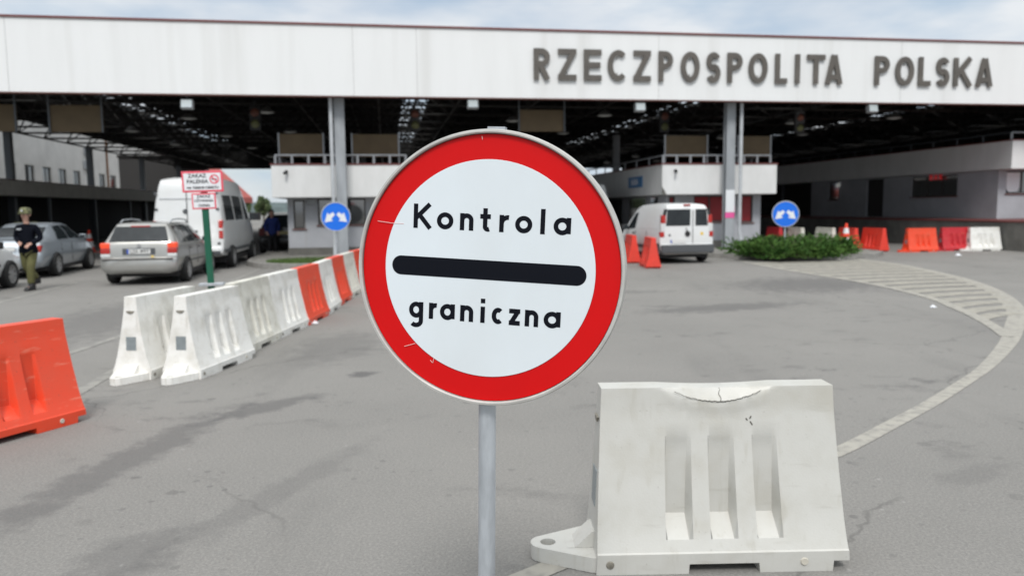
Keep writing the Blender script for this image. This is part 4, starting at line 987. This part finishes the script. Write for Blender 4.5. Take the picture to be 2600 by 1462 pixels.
def vehicle(name, loc, rz, label, cat, group, sts, paint, wheels, wr, ww, track):
    """sts rows: y, z sill, z top, z belt, w sill, w mid, w belt, w roof"""
    o = empty(name, loc, rz, label, cat, group)
    mb = MB(); n = None
    for (y, zs, zt_, zbt, ws, wm, wbt, wr_) in sts:
        zbt = min(zbt, zt_ - .035); zm = zs + (zbt - zs) * .55; dz = zt_ - zbt
        half = [(0, zs), (ws * .85, zs), (ws, zs + min(.05, (zm - zs) * .4)), (wm, zm - (zm - zs) * .3), (wm, zm), ((wm + wbt) / 2 + .004, zm + (zbt - zm) * .7), (wbt, zbt), (wbt + (wr_ - wbt) * .5 + .006, zbt + dz * .5), (wr_ + .004, zbt + dz * .86), (wr_ * .94, zbt + dz * .965), (wr_ * .6, zt_ - dz * .004), (0, zt_)]
        ring = [(x, y, z) for x, z in half] + [(-x, y, z) for x, z in half[-2:0:-1]]
        n = len(ring); mb.v += ring
    for i in range(len(sts) - 1):
        for j in range(n):
            k = (j + 1) % n; mb.f.append((i * n + j, i * n + k, (i + 1) * n + k, (i + 1) * n + j))
    mb.f.append(tuple(range(n - 1, -1, -1))); mb.f.append(tuple((len(sts) - 1) * n + j for j in range(n)))
    mb.mi = [0] * len(mb.f)
    body = mb.build('body', M[paint], o)
    body.data.materials.append(M['black_plastic'])
    cut = MB()
    for wy in wheels:
        for sg_ in (-1, 1): cut.lathe([(0, sg_ * (track + .3)), (wr * 1.17, sg_ * (track + .3)), (wr * 1.17, sg_ * (track - .16)), (0, sg_ * (track - .16))], 'X', 26, (0, wy, wr * 1.02))
    c = cut.build('cutter', M['black_plastic'])
    md = body.modifiers.new('b', 'BOOLEAN'); md.object = c; md.operation = 'DIFFERENCE'; md.solver = 'EXACT'
    apply_mods(body); bpy.data.objects.remove(c); smooth_by(body.data, 32)
    for wy in wheels:
        for sg_ in (-1, 1): wheel(o, sg_ * (track - .035), wy, wr, ww, sg_)
    ub = MB(); ub.box((-track * .9, wheels[0] - .4, wr * .55), (track * .9, wheels[1] + .4, wr * .95)); ub.build('underbody', M['black_plastic'], o)
    return o
def side_pt(sts, y, f, off=.008):
    s_ = lerp_st(sts, y); zt_, zbt, wbt, wr_ = s_[2], min(s_[3], s_[2] - .035), s_[6], s_[7]; dz = zt_ - zbt
    P = [(0, wbt, zbt), (.5, wbt + (wr_ - wbt) * .5 + .006, zbt + dz * .5), (.86, wr_ + .004, zbt + dz * .86)]
    for a, b in zip(P[:-1], P[1:]):
        if f <= b[0]: k = (f - a[0]) / (b[0] - a[0]); return (a[1] + (b[1] - a[1]) * k + off, y, a[2] + (b[2] - a[2]) * k)
    return (P[-1][1] + off, y, P[-1][2])
def side_window(o, sts, yb0, yb1, yt0, yt1, f0=.06, f1=.84, m='glass_car', n=10, name='side_window', sides=(-1, 1), off=.008):
    fs_ = [f0, f0 + (f1 - f0) * .25, .5, f0 + (f1 - f0) * .8, f1]
    for sg_ in sides:
        mb = MB(); vs = []
        for f in fs_:
            k = (f - f0) / (f1 - f0); a = yb0 + (yt0 - yb0) * k; b = yb1 + (yt1 - yb1) * k
            for i in range(n + 1):
                q = side_pt(sts, a + (b - a) * i / n, f, off); vs.append((q[0] * sg_, q[1], q[2]))
        m1 = n + 1
        mb.add(vs, [(r_ * m1 + i, r_ * m1 + i + 1, (r_ + 1) * m1 + i + 1, (r_ + 1) * m1 + i) for r_ in range(len(fs_) - 1) for i in range(n)])
        mb.build(name, M[m], o, smooth=50)
def slope_panel(o, ya, za, yb, zb_, wa, wb_, m, name, off=.01, n=1, bulge=0.0, x0=None):
    """panel across the car from (ya,za) to (yb,zb)"""
    d = Vector((0, yb - ya, zb_ - za)).normalized(); nr = Vector((0, -d.z, d.y))
    if x0 is not None: nr = nr
    mb = MB(); p = [Vector((0, ya, za)) + nr * off, Vector((0, yb, zb_)) + nr * off]
    def q(x, pp): return (x, pp.y, pp.z)
    if x0 is None: xs = [(-wa, p[0]), (wa, p[0]), (wb_, p[1]), (-wb_, p[1])]
    else: xs = [(x0[0], p[0]), (x0[1], p[0]), (x0[3], p[1]), (x0[2], p[1])]
    f = [q(*a) for a in xs]; bk = [(a[0], a[1] - nr.y * .02, a[2] - nr.z * .02) for a in f]
    mb.add(f + bk, [(0, 1, 2, 3), (7, 6, 5, 4), (0, 4, 5, 1), (1, 5, 6, 2), (2, 6, 7, 3), (3, 7, 4, 0)])
    return mb.build(name, M[m], o, bevel=.006, seg=1)
def pbox(o, a, b, m, name, bev=.012, seg=2): mb = MB(); mb.box(a, b); return mb.build(name, M[m], o, bevel=bev, seg=seg)
def mirror(o, x, y, z, m, s_=1.0, sides=(-1, 1)):
    for sg_ in sides:
        mb = MB(); mb.box((sg_ * x, y - .05 * s_, z), (sg_ * (x + .19 * s_), y + .07 * s_, z + .14 * s_)); mb.build('mirror', M[m], o, bevel=.03, seg=3)
        g_ = MB(); g_.box((sg_ * (x + .02), y - .056 * s_, z + .02), (sg_ * (x + .17 * s_), y - .0515 * s_, z + .12 * s_)); g_.build('mirror_glass', M['glass_car'], o)
def plate(o, y, z, txt, m='plate_white', w=.52, x=0.0):
    p_ = MB(); p_.box((x - w / 2, y, z - .055), (x + w / 2, y + .012, z + .055)); q = p_.build('number_plate', M[m], o)
    if m == 'plate_white': e = MB(); e.box((x - w / 2 + .002, y - .002, z - .05), (x - w / 2 + .045, y - .0005, z + .05)); e.build('blue_strip', M['eu_blue'], q)
    if txt: text_mesh('characters', txt, .105, M['sign_black'], q, (x + .02, y - .002, z), depth=.0008, bold=.001)
    return q
DIR = ANG
CG = 'vehicles waiting under and before the canopy'
# station rows: y, sill, top, belt, w_sill, w_mid, w_belt, w_roof
WAG = [(-.02, .40, .60, .58, .60, .66, .62, .58), (.0, .34, .62, .58, .70, .76, .74, .70), (.06, .29, .645, .61, .76, .83, .81, .78), (.13, .27, .660, .62, .78, .85, .84, .80), (.15, .27, .95, .90, .78, .85, .81, .75), (.19, .27, 1.03, .93, .79, .86, .81, .72), (.30, .26, 1.21, .95, .79, .865, .815, .655), (.41, .26, 1.385, .95, .79, .867, .82, .60), (.47, .26, 1.43, .95, .79, .867, .82, .59), (.60, .26, 1.455, .95, .8, .867, .822, .60), (.95, .25, 1.475, .95, .80, .867, .825, .605), (1.6, .24, 1.48, .945, .8, .867, .83, .61), (2.2, .24, 1.465, .94, .8, .867, .83, .61), (2.5, .24, 1.42, .93, .8, .867, .83, .60), (2.8, .24, 1.24, .92, .8, .867, .83, .65), (3.15, .24, 1.0, .90, .8, .867, .82, .72), (3.3, .25, .95, .87, .8, .865, .81, .70), (3.8, .26, .88, .80, .79, .85, .78, .66), (4.15, .28, .78, .70, .74, .79, .72, .6), (4.32, .32, .66, .58, .64, .68, .62, .5), (4.38, .36, .56, .50, .5, .54, .5, .4)]
def wagon_details(o):
    slope_panel(o, .195, 1.015, .405, 1.365, .665, .555, 'glass_rear', 'rear_window', .024)
    for a in ((.55, 1.18, .62, 1.10), (1.28, 2.02, 1.18, 1.86), (2.10, 3.02, 1.94, 2.50)): side_window(o, WAG, *a)
    for sg_ in (-1, 1):
        x0, x1 = (.63, .845) if sg_ == 1 else (-.845, -.63)
        tl = pbox(o, (x0, .115, .745), (x1, .30, .872), 'tail_red', 'tail_light', .02)
        mb = MB(); mb.box((x0 + (.008 if sg_ > 0 else .0), .118, .874), (x1 - (.0 if sg_ > 0 else .008), .31, 1.0)); mb.build('brake_lamp', M['brake_lit'], tl, bevel=.02)
        mb = MB(); mb.box((x0, .112, .665), (x1, .28, .742)); mb.build('lens_base', M['clear_lens'], tl, bevel=.015)
        r_ = MB(); pts = [(sg_ * .565, .75, 1.455), (sg_ * .565, .95, 1.525), (sg_ * .57, 1.6, 1.54), (sg_ * .565, 2.2, 1.51), (sg_ * .555, 2.42, 1.43)]
        for a, b in zip(pts[:-1], pts[1:]): r_.tube(a, b, .018, 8)
        r_.build('roof_rail', M['steel_grey'], o, smooth=40)
        for y_ in (1.35, 2.2): mb = MB(); mb.box((sg_ * .835, y_, .80), (sg_ * .868, y_ + .17, .83)); mb.build('door_handle', M['black_plastic'], o, bevel=.006)
        mb = MB(); mb.box((sg_ * .858, 1.05, .50), (sg_ * .874, 3.1, .535)); mb.build('side_moulding', M['grey_plastic'], o, bevel=.004)
    rec = pbox(o, (-.36, .120, .72), (.36, .142, .87), 'grey_plastic', 'plate_recess', .006)
    plate(o, .104, .795, 'LZA 4FF7')
    bd_ = MB(); bd_.lathe([(.0, -.012), (.04, -.010), (.046, .0), (.046, .02)], 'Y', 20, (0, .13, .935)); bd_.build('badge', M['alloy'], o, smooth=40)
    pbox(o, (-.78, -.03, .605), (.78, .09, .632), 'black_plastic', 'bumper_strip', .006)
    pbox(o, (-.66, .10, .28), (.66, .2, .32), 'black_plastic', 'bumper_lip', .006)
    pbox(o, (-.22, .370, 1.365), (.22, .40, 1.395), 'tail_red', 'high_brake_light', .006)
    sv = MB(); sv.box((.27, .115, .655), (.33, .128, .69)); sv.build('yellow_mark', M['yellow'], o, bevel=.004)
    mirror(o, .85, 2.72, .93, 'car_silver')
    wr_ = MB(); wr_.tube((0, .185, 1.035), (.42, .215, 1.08), .010, 6); wr_.build('rear_wiper', M['black_plastic'], o)
    for sg_ in (-1, 1):
        for y_ in (1.23, 2.06): mb = MB(); mb.box((sg_ * .862, y_, .40), (sg_ * .8688, y_ + .012, .88)); mb.build('door_seam', M['black_plastic'], o)
wg = vehicle('estate_car', (-8.74, 17.95, 0), DIR, 'silver estate car seen from behind with lit brake lights and roof rails', 'car', CG, WAG, 'car_silver', (.93, 3.45), .315, .20, .86)
wagon_details(wg)
# white compact cut off at the left edge
wh = vehicle('compact_car', (-11.93, 14.25, 0), DIR, 'white car cut off by the left frame edge, only its front corner and wheel showing', 'car', CG, [(y_ if y_ < .5 else y_, a, b, c, d, e, f, g_) for (y_, a, b, c, d, e, f, g_) in WAG], 'car_white', (.93, 3.42), .32, .21, .86)
for a in ((.55, 1.18, .62, 1.10), (1.28, 2.02, 1.18, 1.86), (2.10, 3.02, 1.94, 2.50)): side_window(wh, WAG, *a)
mirror(wh, .85, 2.72, .93, 'black_plastic', 1.15)
for sg_ in (-1, 1):
    mb = MB(); mb.box((sg_ * .855, 1.05, .52), (sg_ * .878, 3.0, .575)); mb.build('side_moulding', M['black_plastic'], wh, bevel=.006)
    mb = MB(); mb.box((sg_ * .50, 4.10, .58), (sg_ * .735, 4.28, .70)); mb.build('headlight', M['clear_lens'], wh, bevel=.03)
slope_panel(wh, 2.52, 1.40, 3.12, 1.025, .585, .70, 'glass_car', 'windscreen', .012)
# grey saloon
SAL = [(-.02, .42, .62, .58, .60, .66, .62, .58), (.02, .36, .66, .60, .72, .78, .76, .70), (.10, .30, .72, .66, .78, .86, .83, .76), (.15, .28, .92, .88, .80, .88, .82, .74), (.22, .27, 1.0, .94, .81, .89, .82, .70), (.55, .26, 1.035, .955, .81, .90, .83, .68), (.85, .26, 1.06, .965, .81, .902, .835, .66), (1.15, .25, 1.20, .97, .82, .903, .84, .63), (1.45, .25, 1.345, .97, .82, .905, .842, .59), (1.75, .24, 1.425, .97, .82, .905, .845, .585), (2.2, .24, 1.455, .965, .82, .905, .845, .59), (2.6, .24, 1.445, .96, .82, .905, .845, .59), (2.95, .24, 1.38, .95, .82, .905, .845, .60), (3.3, .24, 1.20, .94, .82, .905, .84, .65), (3.65, .24, 1.0, .925, .82, .905, .83, .72), (3.85, .25, .965, .89, .82, .90, .82, .70), (4.3, .26, .88, .80, .8, .87, .78, .66), (4.6, .28, .78, .68, .74, .8, .7, .58), (4.75, .34, .64, .56, .62, .68, .6, .48), (4.8, .38, .54, .5, .5, .54, .5, .4)]
sl = vehicle('saloon_car', (-13.10, 19.80, 0), DIR + R(3.0), 'grey-blue saloon car seen from its right rear side behind the officer', 'car', CG, SAL, 'car_grey', (1.03, 3.78), .33, .21, .895)
for a in ((1.42, 2.28, 1.72, 2.22), (2.36, 3.40, 2.30, 2.90)): side_window(sl, SAL, *a)
slope_panel(sl, .90, 1.085, 1.43, 1.33, .62, .56, 'glass_rear', 'rear_window', .012)
slope_panel(sl, 2.98, 1.36, 3.60, 1.03, .58, .69, 'glass_car', 'windscreen', .012)
for sg_ in (-1, 1):
    x0, x1 = (.56, .86) if sg_ == 1 else (-.86, -.56)
    pbox(sl, (x0, .09, .70), (x1, .32, .88), 'tail_red', 'tail_light', .03)
    for y_ in (1.65, 2.55): mb = MB(); mb.box((sg_ * .872, y_, .80), (sg_ * .905, y_ + .18, .83)); mb.build('door_handle', M['car_grey'], sl, bevel=.006)
    for y_ in (1.5, 2.33, 3.42): mb = MB(); mb.box((sg_ * .899, y_, .36), (sg_ * .9065, y_ + .012, .90)); mb.build('door_seam', M['black_plastic'], sl)
mirror(sl, .86, 3.12, .95, 'car_grey'); plate(sl, .07, .80, '')
# tall white van
SPR = [(-.02, .48, .60, .58, .82, .86, .84, .8), (.0, .44, .66, .62, .86, .93, .9, .86), (.10, .42, .70, .66, .88, .95, .93, .9), (.11, .42, 2.30, 1.35, .88, .96, .93, .76), (.14, .42, 2.50, 1.38, .88, .98, .955, .76), (.20, .40, 2.62, 1.40, .9, .985, .965, .77), (.34, .38, 2.68, 1.40, .9, .99, .97, .78), (.7, .36, 2.72, 1.40, .9, .993, .975, .79), (2.0, .35, 2.74, 1.40, .9, .993, .975, .79), (3.6, .35, 2.72, 1.40, .9, .993, .975, .78), (4.1, .35, 2.66, 1.40, .9, .99, .97, .77), (4.4, .35, 2.50, 1.38, .9, .99, .965, .77), (4.75, .35, 2.05, 1.34, .9, .985, .955, .80), (5.15, .35, 1.50, 1.28, .9, .98, .93, .84), (5.35, .36, 1.30, 1.18, .88, .96, .88, .78), (5.7, .38, 1.12, 1.02, .85, .92, .82, .7), (5.85, .42, .90, .80, .75, .82, .75, .6), (5.9, .46, .76, .68, .6, .66, .6, .5)]
def tall_van(loc, label):
    o = vehicle('panel_van', loc, DIR, label, 'van', CG, SPR, 'car_white', (1.25, 4.90), .345, .22, .975)
    for a in ((.55, 1.85, .62, 1.80), (2.05, 3.35, 2.05, 3.35)): side_window(o, SPR, *a, f0=.04, f1=.60)
    side_window(o, SPR, 3.75, 4.90, 3.75, 4.35, f0=.04, f1=.62)
    for sg_ in (-1, 1):
        x0, x1 = (.84, .965) if sg_ == 1 else (-.965, -.84)
        tl = pbox(o, (x0, .085, .92), (x1, .25, 1.46), 'tail_red', 'tail_light', .02)
        mb = MB(); mb.box((x0 - .002, .082, 1.15), (x1 + .002, .24, 1.22)); mb.build('lens_band', M['clear_lens'], tl, bevel=.01)
        for z_ in (.75, 1.75, 2.2): pbox(o, (sg_ * .80, .075, z_), (sg_ * .88, .12, z_ + .07), 'grey_plastic', 'hinge', .01)
        mb = MB(); mb.box((sg_ * .983, .2, .50), (sg_ * .999, 4.2, .60)); mb.build('side_moulding', M['grey_plastic'], o, bevel=.006)
    mb = MB(); mb.box((-.010, .09, .72), (.010, .108, 2.32)); mb.build('door_seam', M['black_plastic'], o)
    bd_ = MB(); bd_.lathe([(.0, -.012), (.07, -.010), (.075, .02)], 'Y', 20, (-.05, .10, 1.72)); bd_.build('badge', M['grey_plastic'], o, smooth=40)
    hd = MB(); hd.box((.03, .07, 1.12), (.26, .107, 1.17)); hd.build('door_handle', M['black_plastic'], o, bevel=.008)
    ln = MB(); ln.box((-.75, .088, 2.08), (.0 - .02, .108, 2.10)); ln.box((.02, .088, 2.08), (.75, .108, 2.10)); ln.build('door_crease', M['steel_light'], o)
    plate(o, .07, .80, '', w=.5, x=-.35); pbox(o, (-.90, -.03, .46), (.90, .08, .58), 'grey_plastic', 'bumper', .02)
    mirror(o, .98, 4.55, 1.40, 'black_plastic', 1.9); return o
tall_van((-9.35, 22.25, 0), 'tall white panel van seen from behind, ahead of the silver estate car')
tall_van((3.05, 30.6, 0), 'white van whose rear just peeps out right of the round sign')
# black car ahead of the van
bk = vehicle('black_car', (-9.12, 30.6, 0), DIR, 'black car in the shade beside the left booth, behind the blue-jacketed person', 'car', CG, WAG, 'car_black', (.93, 3.45), .315, .2, .86)
bk.scale = (1.05, 1.0, 1.06)
slope_panel(bk, .195, 1.015, .405, 1.365, .665, .555, 'glass_car', 'rear_window', .012); plate(bk, .10, .80, '', 'plate_yellow')
for sg_ in (-1, 1): pbox(bk, ((.63 if sg_ > 0 else -.845), .10, .70), ((.845 if sg_ > 0 else -.63), .30, .98), 'tail_shaded', 'tail_light', .02)
rr_ = MB(); rr_.box((-.56, .6, 1.50), (.56, .68, 1.525)); rr_.box((-.56, .65, 1.46), (-.53, 2.2, 1.53)); rr_.box((.53, .65, 1.46), (.56, 2.2, 1.53)); rr_.build('roof_rail', M['steel_light'], bk)
# small white van
DOB = [(-.02, .40, .52, .50, .66, .70, .68, .62), (.0, .34, .56, .52, .74, .80, .78, .74), (.07, .30, .60, .56, .78, .84, .83, .80), (.085, .30, 1.62, .98, .78, .845, .80, .70), (.11, .29, 1.70, .99, .78, .85, .815, .67), (.16, .28, 1.755, 1.0, .79, .855, .825, .64), (.26, .28, 1.79, 1.0, .79, .858, .83, .645), (.6, .27, 1.815, 1.0, .79, .858, .833, .65), (1.4, .26, 1.82, 1.0, .79, .858, .835, .65), (2.1, .26, 1.79, 1.0, .79, .858, .835, .645), (2.5, .26, 1.71, .99, .79, .858, .83, .65), (2.85, .26, 1.48, .98, .79, .857, .825, .68), (3.2, .26, 1.18, .96, .79, .855, .81, .73), (3.4, .27, 1.05, .94, .79, .85, .79, .68), (3.8, .29, .92, .82, .76, .81, .73, .6), (4.05, .32, .74, .66, .66, .71, .64, .52), (4.14, .36, .60, .55, .5, .54, .5, .42)]
db = vehicle('small_van', (5.28, 23.05, 0), DIR + R(2.0), 'small white two-door delivery van with dark rear windows beside the right booth', 'van', CG, DOB, 'car_white', (.82, 3.40), .305, .185, .85)
slope_panel(db, .077, 1.14, .087, 1.63, 0, 0, 'glass_rear', 'rear_window', .014, x0=(-.67, .10, -.62, .11))
slope_panel(db, .077, 1.14, .087, 1.63, 0, 0, 'glass_rear', 'rear_window', .014, x0=(.27, .67, .27, .62))
for sg_ in (-1, 1):
    x0, x1 = (.715, .845) if sg_ == 1 else (-.845, -.715)
    tl = pbox(db, (x0, .06, .80), (x1, .20, .96), 'tail_red', 'tail_light', .02)
    for za, zb2, m_ in ((.963, 1.21, 'clear_lens'), (1.213, 1.46, 'tail_red')):
        k = (za - .80) * .10; mb = MB(); mb.box((x0 - sg_ * k, .065, za), (x1 - sg_ * k, .20, zb2)); mb.build('lens', M[m_], tl, bevel=.015)
    pl_ = MB(); pl_.prism([(sg_ * .68, 1.40), (sg_ * .765, 1.40), (sg_ * .71, 1.64), (sg_ * .63, 1.64)], .068, .14); pl_.build('black_pillar', M['black_plastic'], db)
    lw = MB(); lw.box((sg_ * .76, .10, .30), (sg_ * .872, .42, .62)); lw.build('bumper_corner', M['grey_plastic'], db, bevel=.02)
    mb = MB(); mb.box((sg_ * .845, 1.2, .44), (sg_ * .868, 3.0, .55)); mb.build('side_moulding', M['grey_plastic'], db, bevel=.01)
    side_window(db, DOB, 2.25, 3.05, 2.25, 2.62, f0=.04, f1=.72, sides=(sg_,))
    for a in ((.35, 1.15, .40, 1.15), (1.28, 2.05, 1.28, 2.05)): side_window(db, DOB, *a, f0=.05, f1=.78, m='car_white', name='side_panel', sides=(sg_,), off=-.003 + .010)
    mb = MB(); mb.box((sg_ * .852, 2.14, .40), (sg_ * .8595, 2.155, .97)); mb.box((sg_ * .852, 1.18, .40), (sg_ * .8595, 1.195, .97)); mb.build('door_seam', M['black_plastic'], db)
    mb = MB(); mb.box((sg_ * .846, 2.25, .86), (sg_ * .874, 2.40, .91)); mb.build('door_handle', M['black_plastic'], db, bevel=.006)
pbox(db, (-.84, -.045, .33), (.84, .078, .58), 'grey_plastic', 'bumper', .03)
mb = MB(); mb.box((.178, .066, .60), (.196, .09, 1.60)); mb.build('door_seam', M['black_plastic'], db)
pbox(db, (-.10, .09, 1.735), (.12, .15, 1.775), 'tail_red', 'high_brake_light', .008)
hd = MB(); hd.lathe([(0, -.035), (.07, -.03), (.085, .0), (.085, .03)], 'Y', 18, (.02, .06, .90)); hd.tube((.02, .03, .93), (-.05, .03, 1.08), .012, 6); hd.build('rear_wiper', M['black_plastic'], db, smooth=40)
yb_ = MB(); yb_.lathe([(0, -.004), (.05, -.003), (.052, .01)], 'Y', 8, (.48, .072, .90)); yb_.build('yellow_sticker', M['yellow'], db)
bd_ = MB(); bd_.lathe([(0, -.006), (.035, -.005), (.037, .01)], 'Y', 14, (-.55, .074, .86)); bd_.build('badge', M['grey_plastic'], db)
plate(db, .052, .675, '', 'plate_white', .5, -.28)
mirror(db, .86, 2.85, .98, 'black_plastic', 1.2)

# ------------------------------------------------------------------ people
def skin_body(name, nodes, edges, m, par, levels=2):
    me = bpy.data.meshes.new(name); names = list(nodes); me.from_pydata([nodes[k][:3] for k in names], [(names.index(a), names.index(b)) for a, b in edges], [])
    o = bpy.data.objects.new(name, me); COL.objects.link(o); md = o.modifiers.new('skin', 'SKIN'); md.branch_smoothing = .4
    ly = me.skin_vertices[0].data if me.skin_vertices else None
    if ly is None:
        b = bmesh.new(); b.from_mesh(me); b.verts.layers.skin.verify(); b.to_mesh(me); b.free(); ly = me.skin_vertices[0].data
    for k, nm in enumerate(names):
        r_ = nodes[nm][3]; ly[k].radius = r_ if isinstance(r_, tuple) else (r_, r_)
        ly[k].use_root = (k == 0)
    ss = o.modifiers.new('sub', 'SUBSURF'); ss.levels = levels; ss.render_levels = levels
    apply_mods(o); o.data.materials.clear(); o.data.materials.append(M[m]); smooth_by(o.data, 60); o.parent = par
    return o
def chain(*k): return list(zip(k[:-1], k[1:]))
def person(loc, rz, label, arms, legs, jacket, trousers, group=None):
    """faces -y. arms: side -> (elbow, wrist); legs: side -> (knee, ankle)"""
    o = empty('person', loc, rz, label, 'person', group)
    nd = {'pelvis': (0, 0, .96, .10), 'belly': (0, -.01, 1.10, .10), 'chest': (0, 0, 1.30, .11), 'neck': (0, .0, 1.49, .05), 'jaw': (0, -.03, 1.56, .062), 'head': (0, -.025, 1.65, .088), 'crown': (0, -.005, 1.72, .07)}
    ed = chain('pelvis', 'belly', 'chest', 'neck', 'jaw', 'head', 'crown')
    jk = {'hem': (0, .0, .72, (.228, .168)), 'pelvis': (0, .0, .92, (.215, .155)), 'belly': (0, -.005, 1.10, (.175, .125)), 'chest': (0, 0, 1.30, (.175, .125)), 'collar': (0, .0, 1.455, (.075, .07))}; je = chain('hem', 'pelvis', 'belly', 'chest', 'collar')
    tr_ = {'pelvis': (0, 0, .90, (.15, .105))}; te = []
    for s_, sg_ in (('l', 1), ('r', -1)):
        el, wr_ = arms[s_]; kn, an = legs[s_]
        nd.update({s_ + 'sh': (sg_ * .19, 0, 1.41, .05), s_ + 'el': (*el, .04), s_ + 'wr': (*wr_, .028)}); ed += chain('chest', s_ + 'sh', s_ + 'el', s_ + 'wr')
        d = (Vector(wr_) - Vector(el)).normalized(); hp = Vector(wr_) + d * .085
        nd[s_ + 'palm'] = (*hp, (.040, .022)); ed.append((s_ + 'wr', s_ + 'palm'))
        side = d.cross(Vector((0, -1, .2))).normalized()
        for fi in range(4):
            b = hp + side * (.024 * (fi - 1.5)) + d * .02; ln = (.075, .085, .08, .062)[fi]
            m1 = b + d * ln * .5; m2 = m1 + (d + Vector((0, .25, -.35))).normalized() * ln * .5
            nd['%sf%d' % (s_, fi)] = (*m1, .0095); nd['%sg%d' % (s_, fi)] = (*m2, .008); ed += [(s_ + 'palm', '%sf%d' % (s_, fi)), ('%sf%d' % (s_, fi), '%sg%d' % (s_, fi))]
        th_ = Vector(wr_) + d * .04 + side * .045; nd[s_ + 'th'] = (*th_, .011); nd[s_ + 'ti'] = (*(th_ + d * .04 + side * .012), .009); ed += [(s_ + 'wr', s_ + 'th'), (s_ + 'th', s_ + 'ti')]
        nd.update({s_ + 'hip': (sg_ * .10, 0, .92, .085), s_ + 'kn': (*kn, .058), s_ + 'an': (*an, .042), s_ + 'toe': (an[0] + sg_ * .02, an[1] - .16, .045, .04)}); ed += chain('pelvis', s_ + 'hip', s_ + 'kn', s_ + 'an', s_ + 'toe')
        jk.update({s_ + 'sh': (sg_ * .195, 0, 1.40, (.078, .078)), s_ + 'el': (*el, (.064, .064)), s_ + 'wr': (*(Vector(wr_) + d * .025), (.052, .052))}); je += chain('chest', s_ + 'sh', s_ + 'el', s_ + 'wr')
        tr_.update({s_ + 'hip': (sg_ * .095, 0, .80, (.108, .112)), s_ + 'kn': (*kn, (.086, .086)), s_ + 'an': (an[0], an[1], an[2] + .03, (.075, .075))}); te += chain('pelvis', s_ + 'hip', s_ + 'kn', s_ + 'an')
        bt = MB(); ax, ay = an[0] + sg_ * .01, an[1]
        bt.prism([(ay + .075, .0), (ay - .20, .0), (ay - .215, .035), (ay - .17, .075), (ay - .06, .115), (ay - .05, .19), (ay + .065, .19), (ay + .08, .06)], ax - .05, ax + .05, 'X')
        b_ = bt.build('boot', M['boot'], o, bevel=.02, seg=3)
        if an[2] > .12: b_.location = (0, 0, an[2] - .09)
    body = skin_body('body', nd, ed, 'skin', o)
    skin_body('jacket', jk, je, jacket, o); skin_body('trousers', tr_, te, trousers, o)
    for sg_ in (-1, 1):
        e = MB(); e.lathe([(0, -.012), (.008, -.008), (.011, 0)], 'Y', 8, (sg_ * .033, -.112, 1.655)); e.build('eye', M['hair'], o)
        e = MB(); e.lathe([(.0, .02), (.014, .012), (.018, -.006), (.010, -.02), (0, -.024)], 'Z', 8, (sg_ * .093, -.01, 1.64)); e.build('ear', M['skin'], o, smooth=60)
    nz_ = MB(); nz_.prism([(-.110, 1.665), (-.142, 1.612), (-.106, 1.605)], -.014, .014, 'X'); nz_.build('nose', M['skin'], o, bevel=.006)
    mt = MB(); mt.box((-.024, -.108, 1.578), (.024, -.098, 1.586)); mt.build('mouth', mat('lips', (.32, .12, .10), .5), o)
    hr = MB(); hr.lathe([(.086, 1.62), (.098, 1.67), (.085, 1.735), (.05, 1.775), (0, 1.785)], 'Z', 18, (0, .012, 0)); hr.build('hair', M['hair'], o, smooth=60)
    return o
of = person((-10.80, 17.2, 0), R(-2), 'person in navy jacket, olive trousers and camouflage cap walking beside the grey saloon', {'l': ((.275, .05, 1.14), (.20, -.17, 1.03)), 'r': ((-.265, .02, 1.14), (-.05, -.21, 1.06))}, {'l': ((.10, -.12, .50), (.075, -.10, .09)), 'r': ((-.09, .02, .50), (-.05, .30, .20))}, 'navy', 'olive')
of.scale = (1.02, 1.02, 1.02)
c_ = MB(); c_.lathe([(.113, 1.672), (.116, 1.70), (.112, 1.76), (.085, 1.80), (0, 1.812)], 'Z', 20, (0, -.006, 0)); c_.prism([(-.10, -.10), (-.07, -.165), (0, -.185), (.07, -.165), (.10, -.10)], 1.668, 1.69, 'Z'); cc = c_.build('cap', M['camo'], of, smooth=50)
em = MB(); em.box((-.02, -.130, 1.715), (.02, -.119, 1.755)); em.build('badge', M['steel_light'], of, bevel=.006)
nm_ = MB(); nm_.box((-.14, -.140, 1.325), (-.04, -.128, 1.355)); nm_.build('name_strip', M['steel_light'], of)
for sg_ in (-1, 1): e = MB(); e.box((sg_ * .12, -.05, 1.475), (sg_ * .23, .05, 1.49)); e.build('shoulder_strap', M['camo'], of, bevel=.006)
bp_ = person((-9.35, 30.15, 0), R(25), 'person in a bright blue jacket and dark trousers standing by the left booth', {'l': ((.26, .04, 1.14), (.22, -.10, .92)), 'r': ((-.26, .04, 1.14), (-.22, -.10, .92))}, {'l': ((.11, -.02, .50), (.12, .02, .09)), 'r': ((-.11, -.02, .50), (-.12, .02, .09))}, 'blue_cloth', 'dark_cloth')
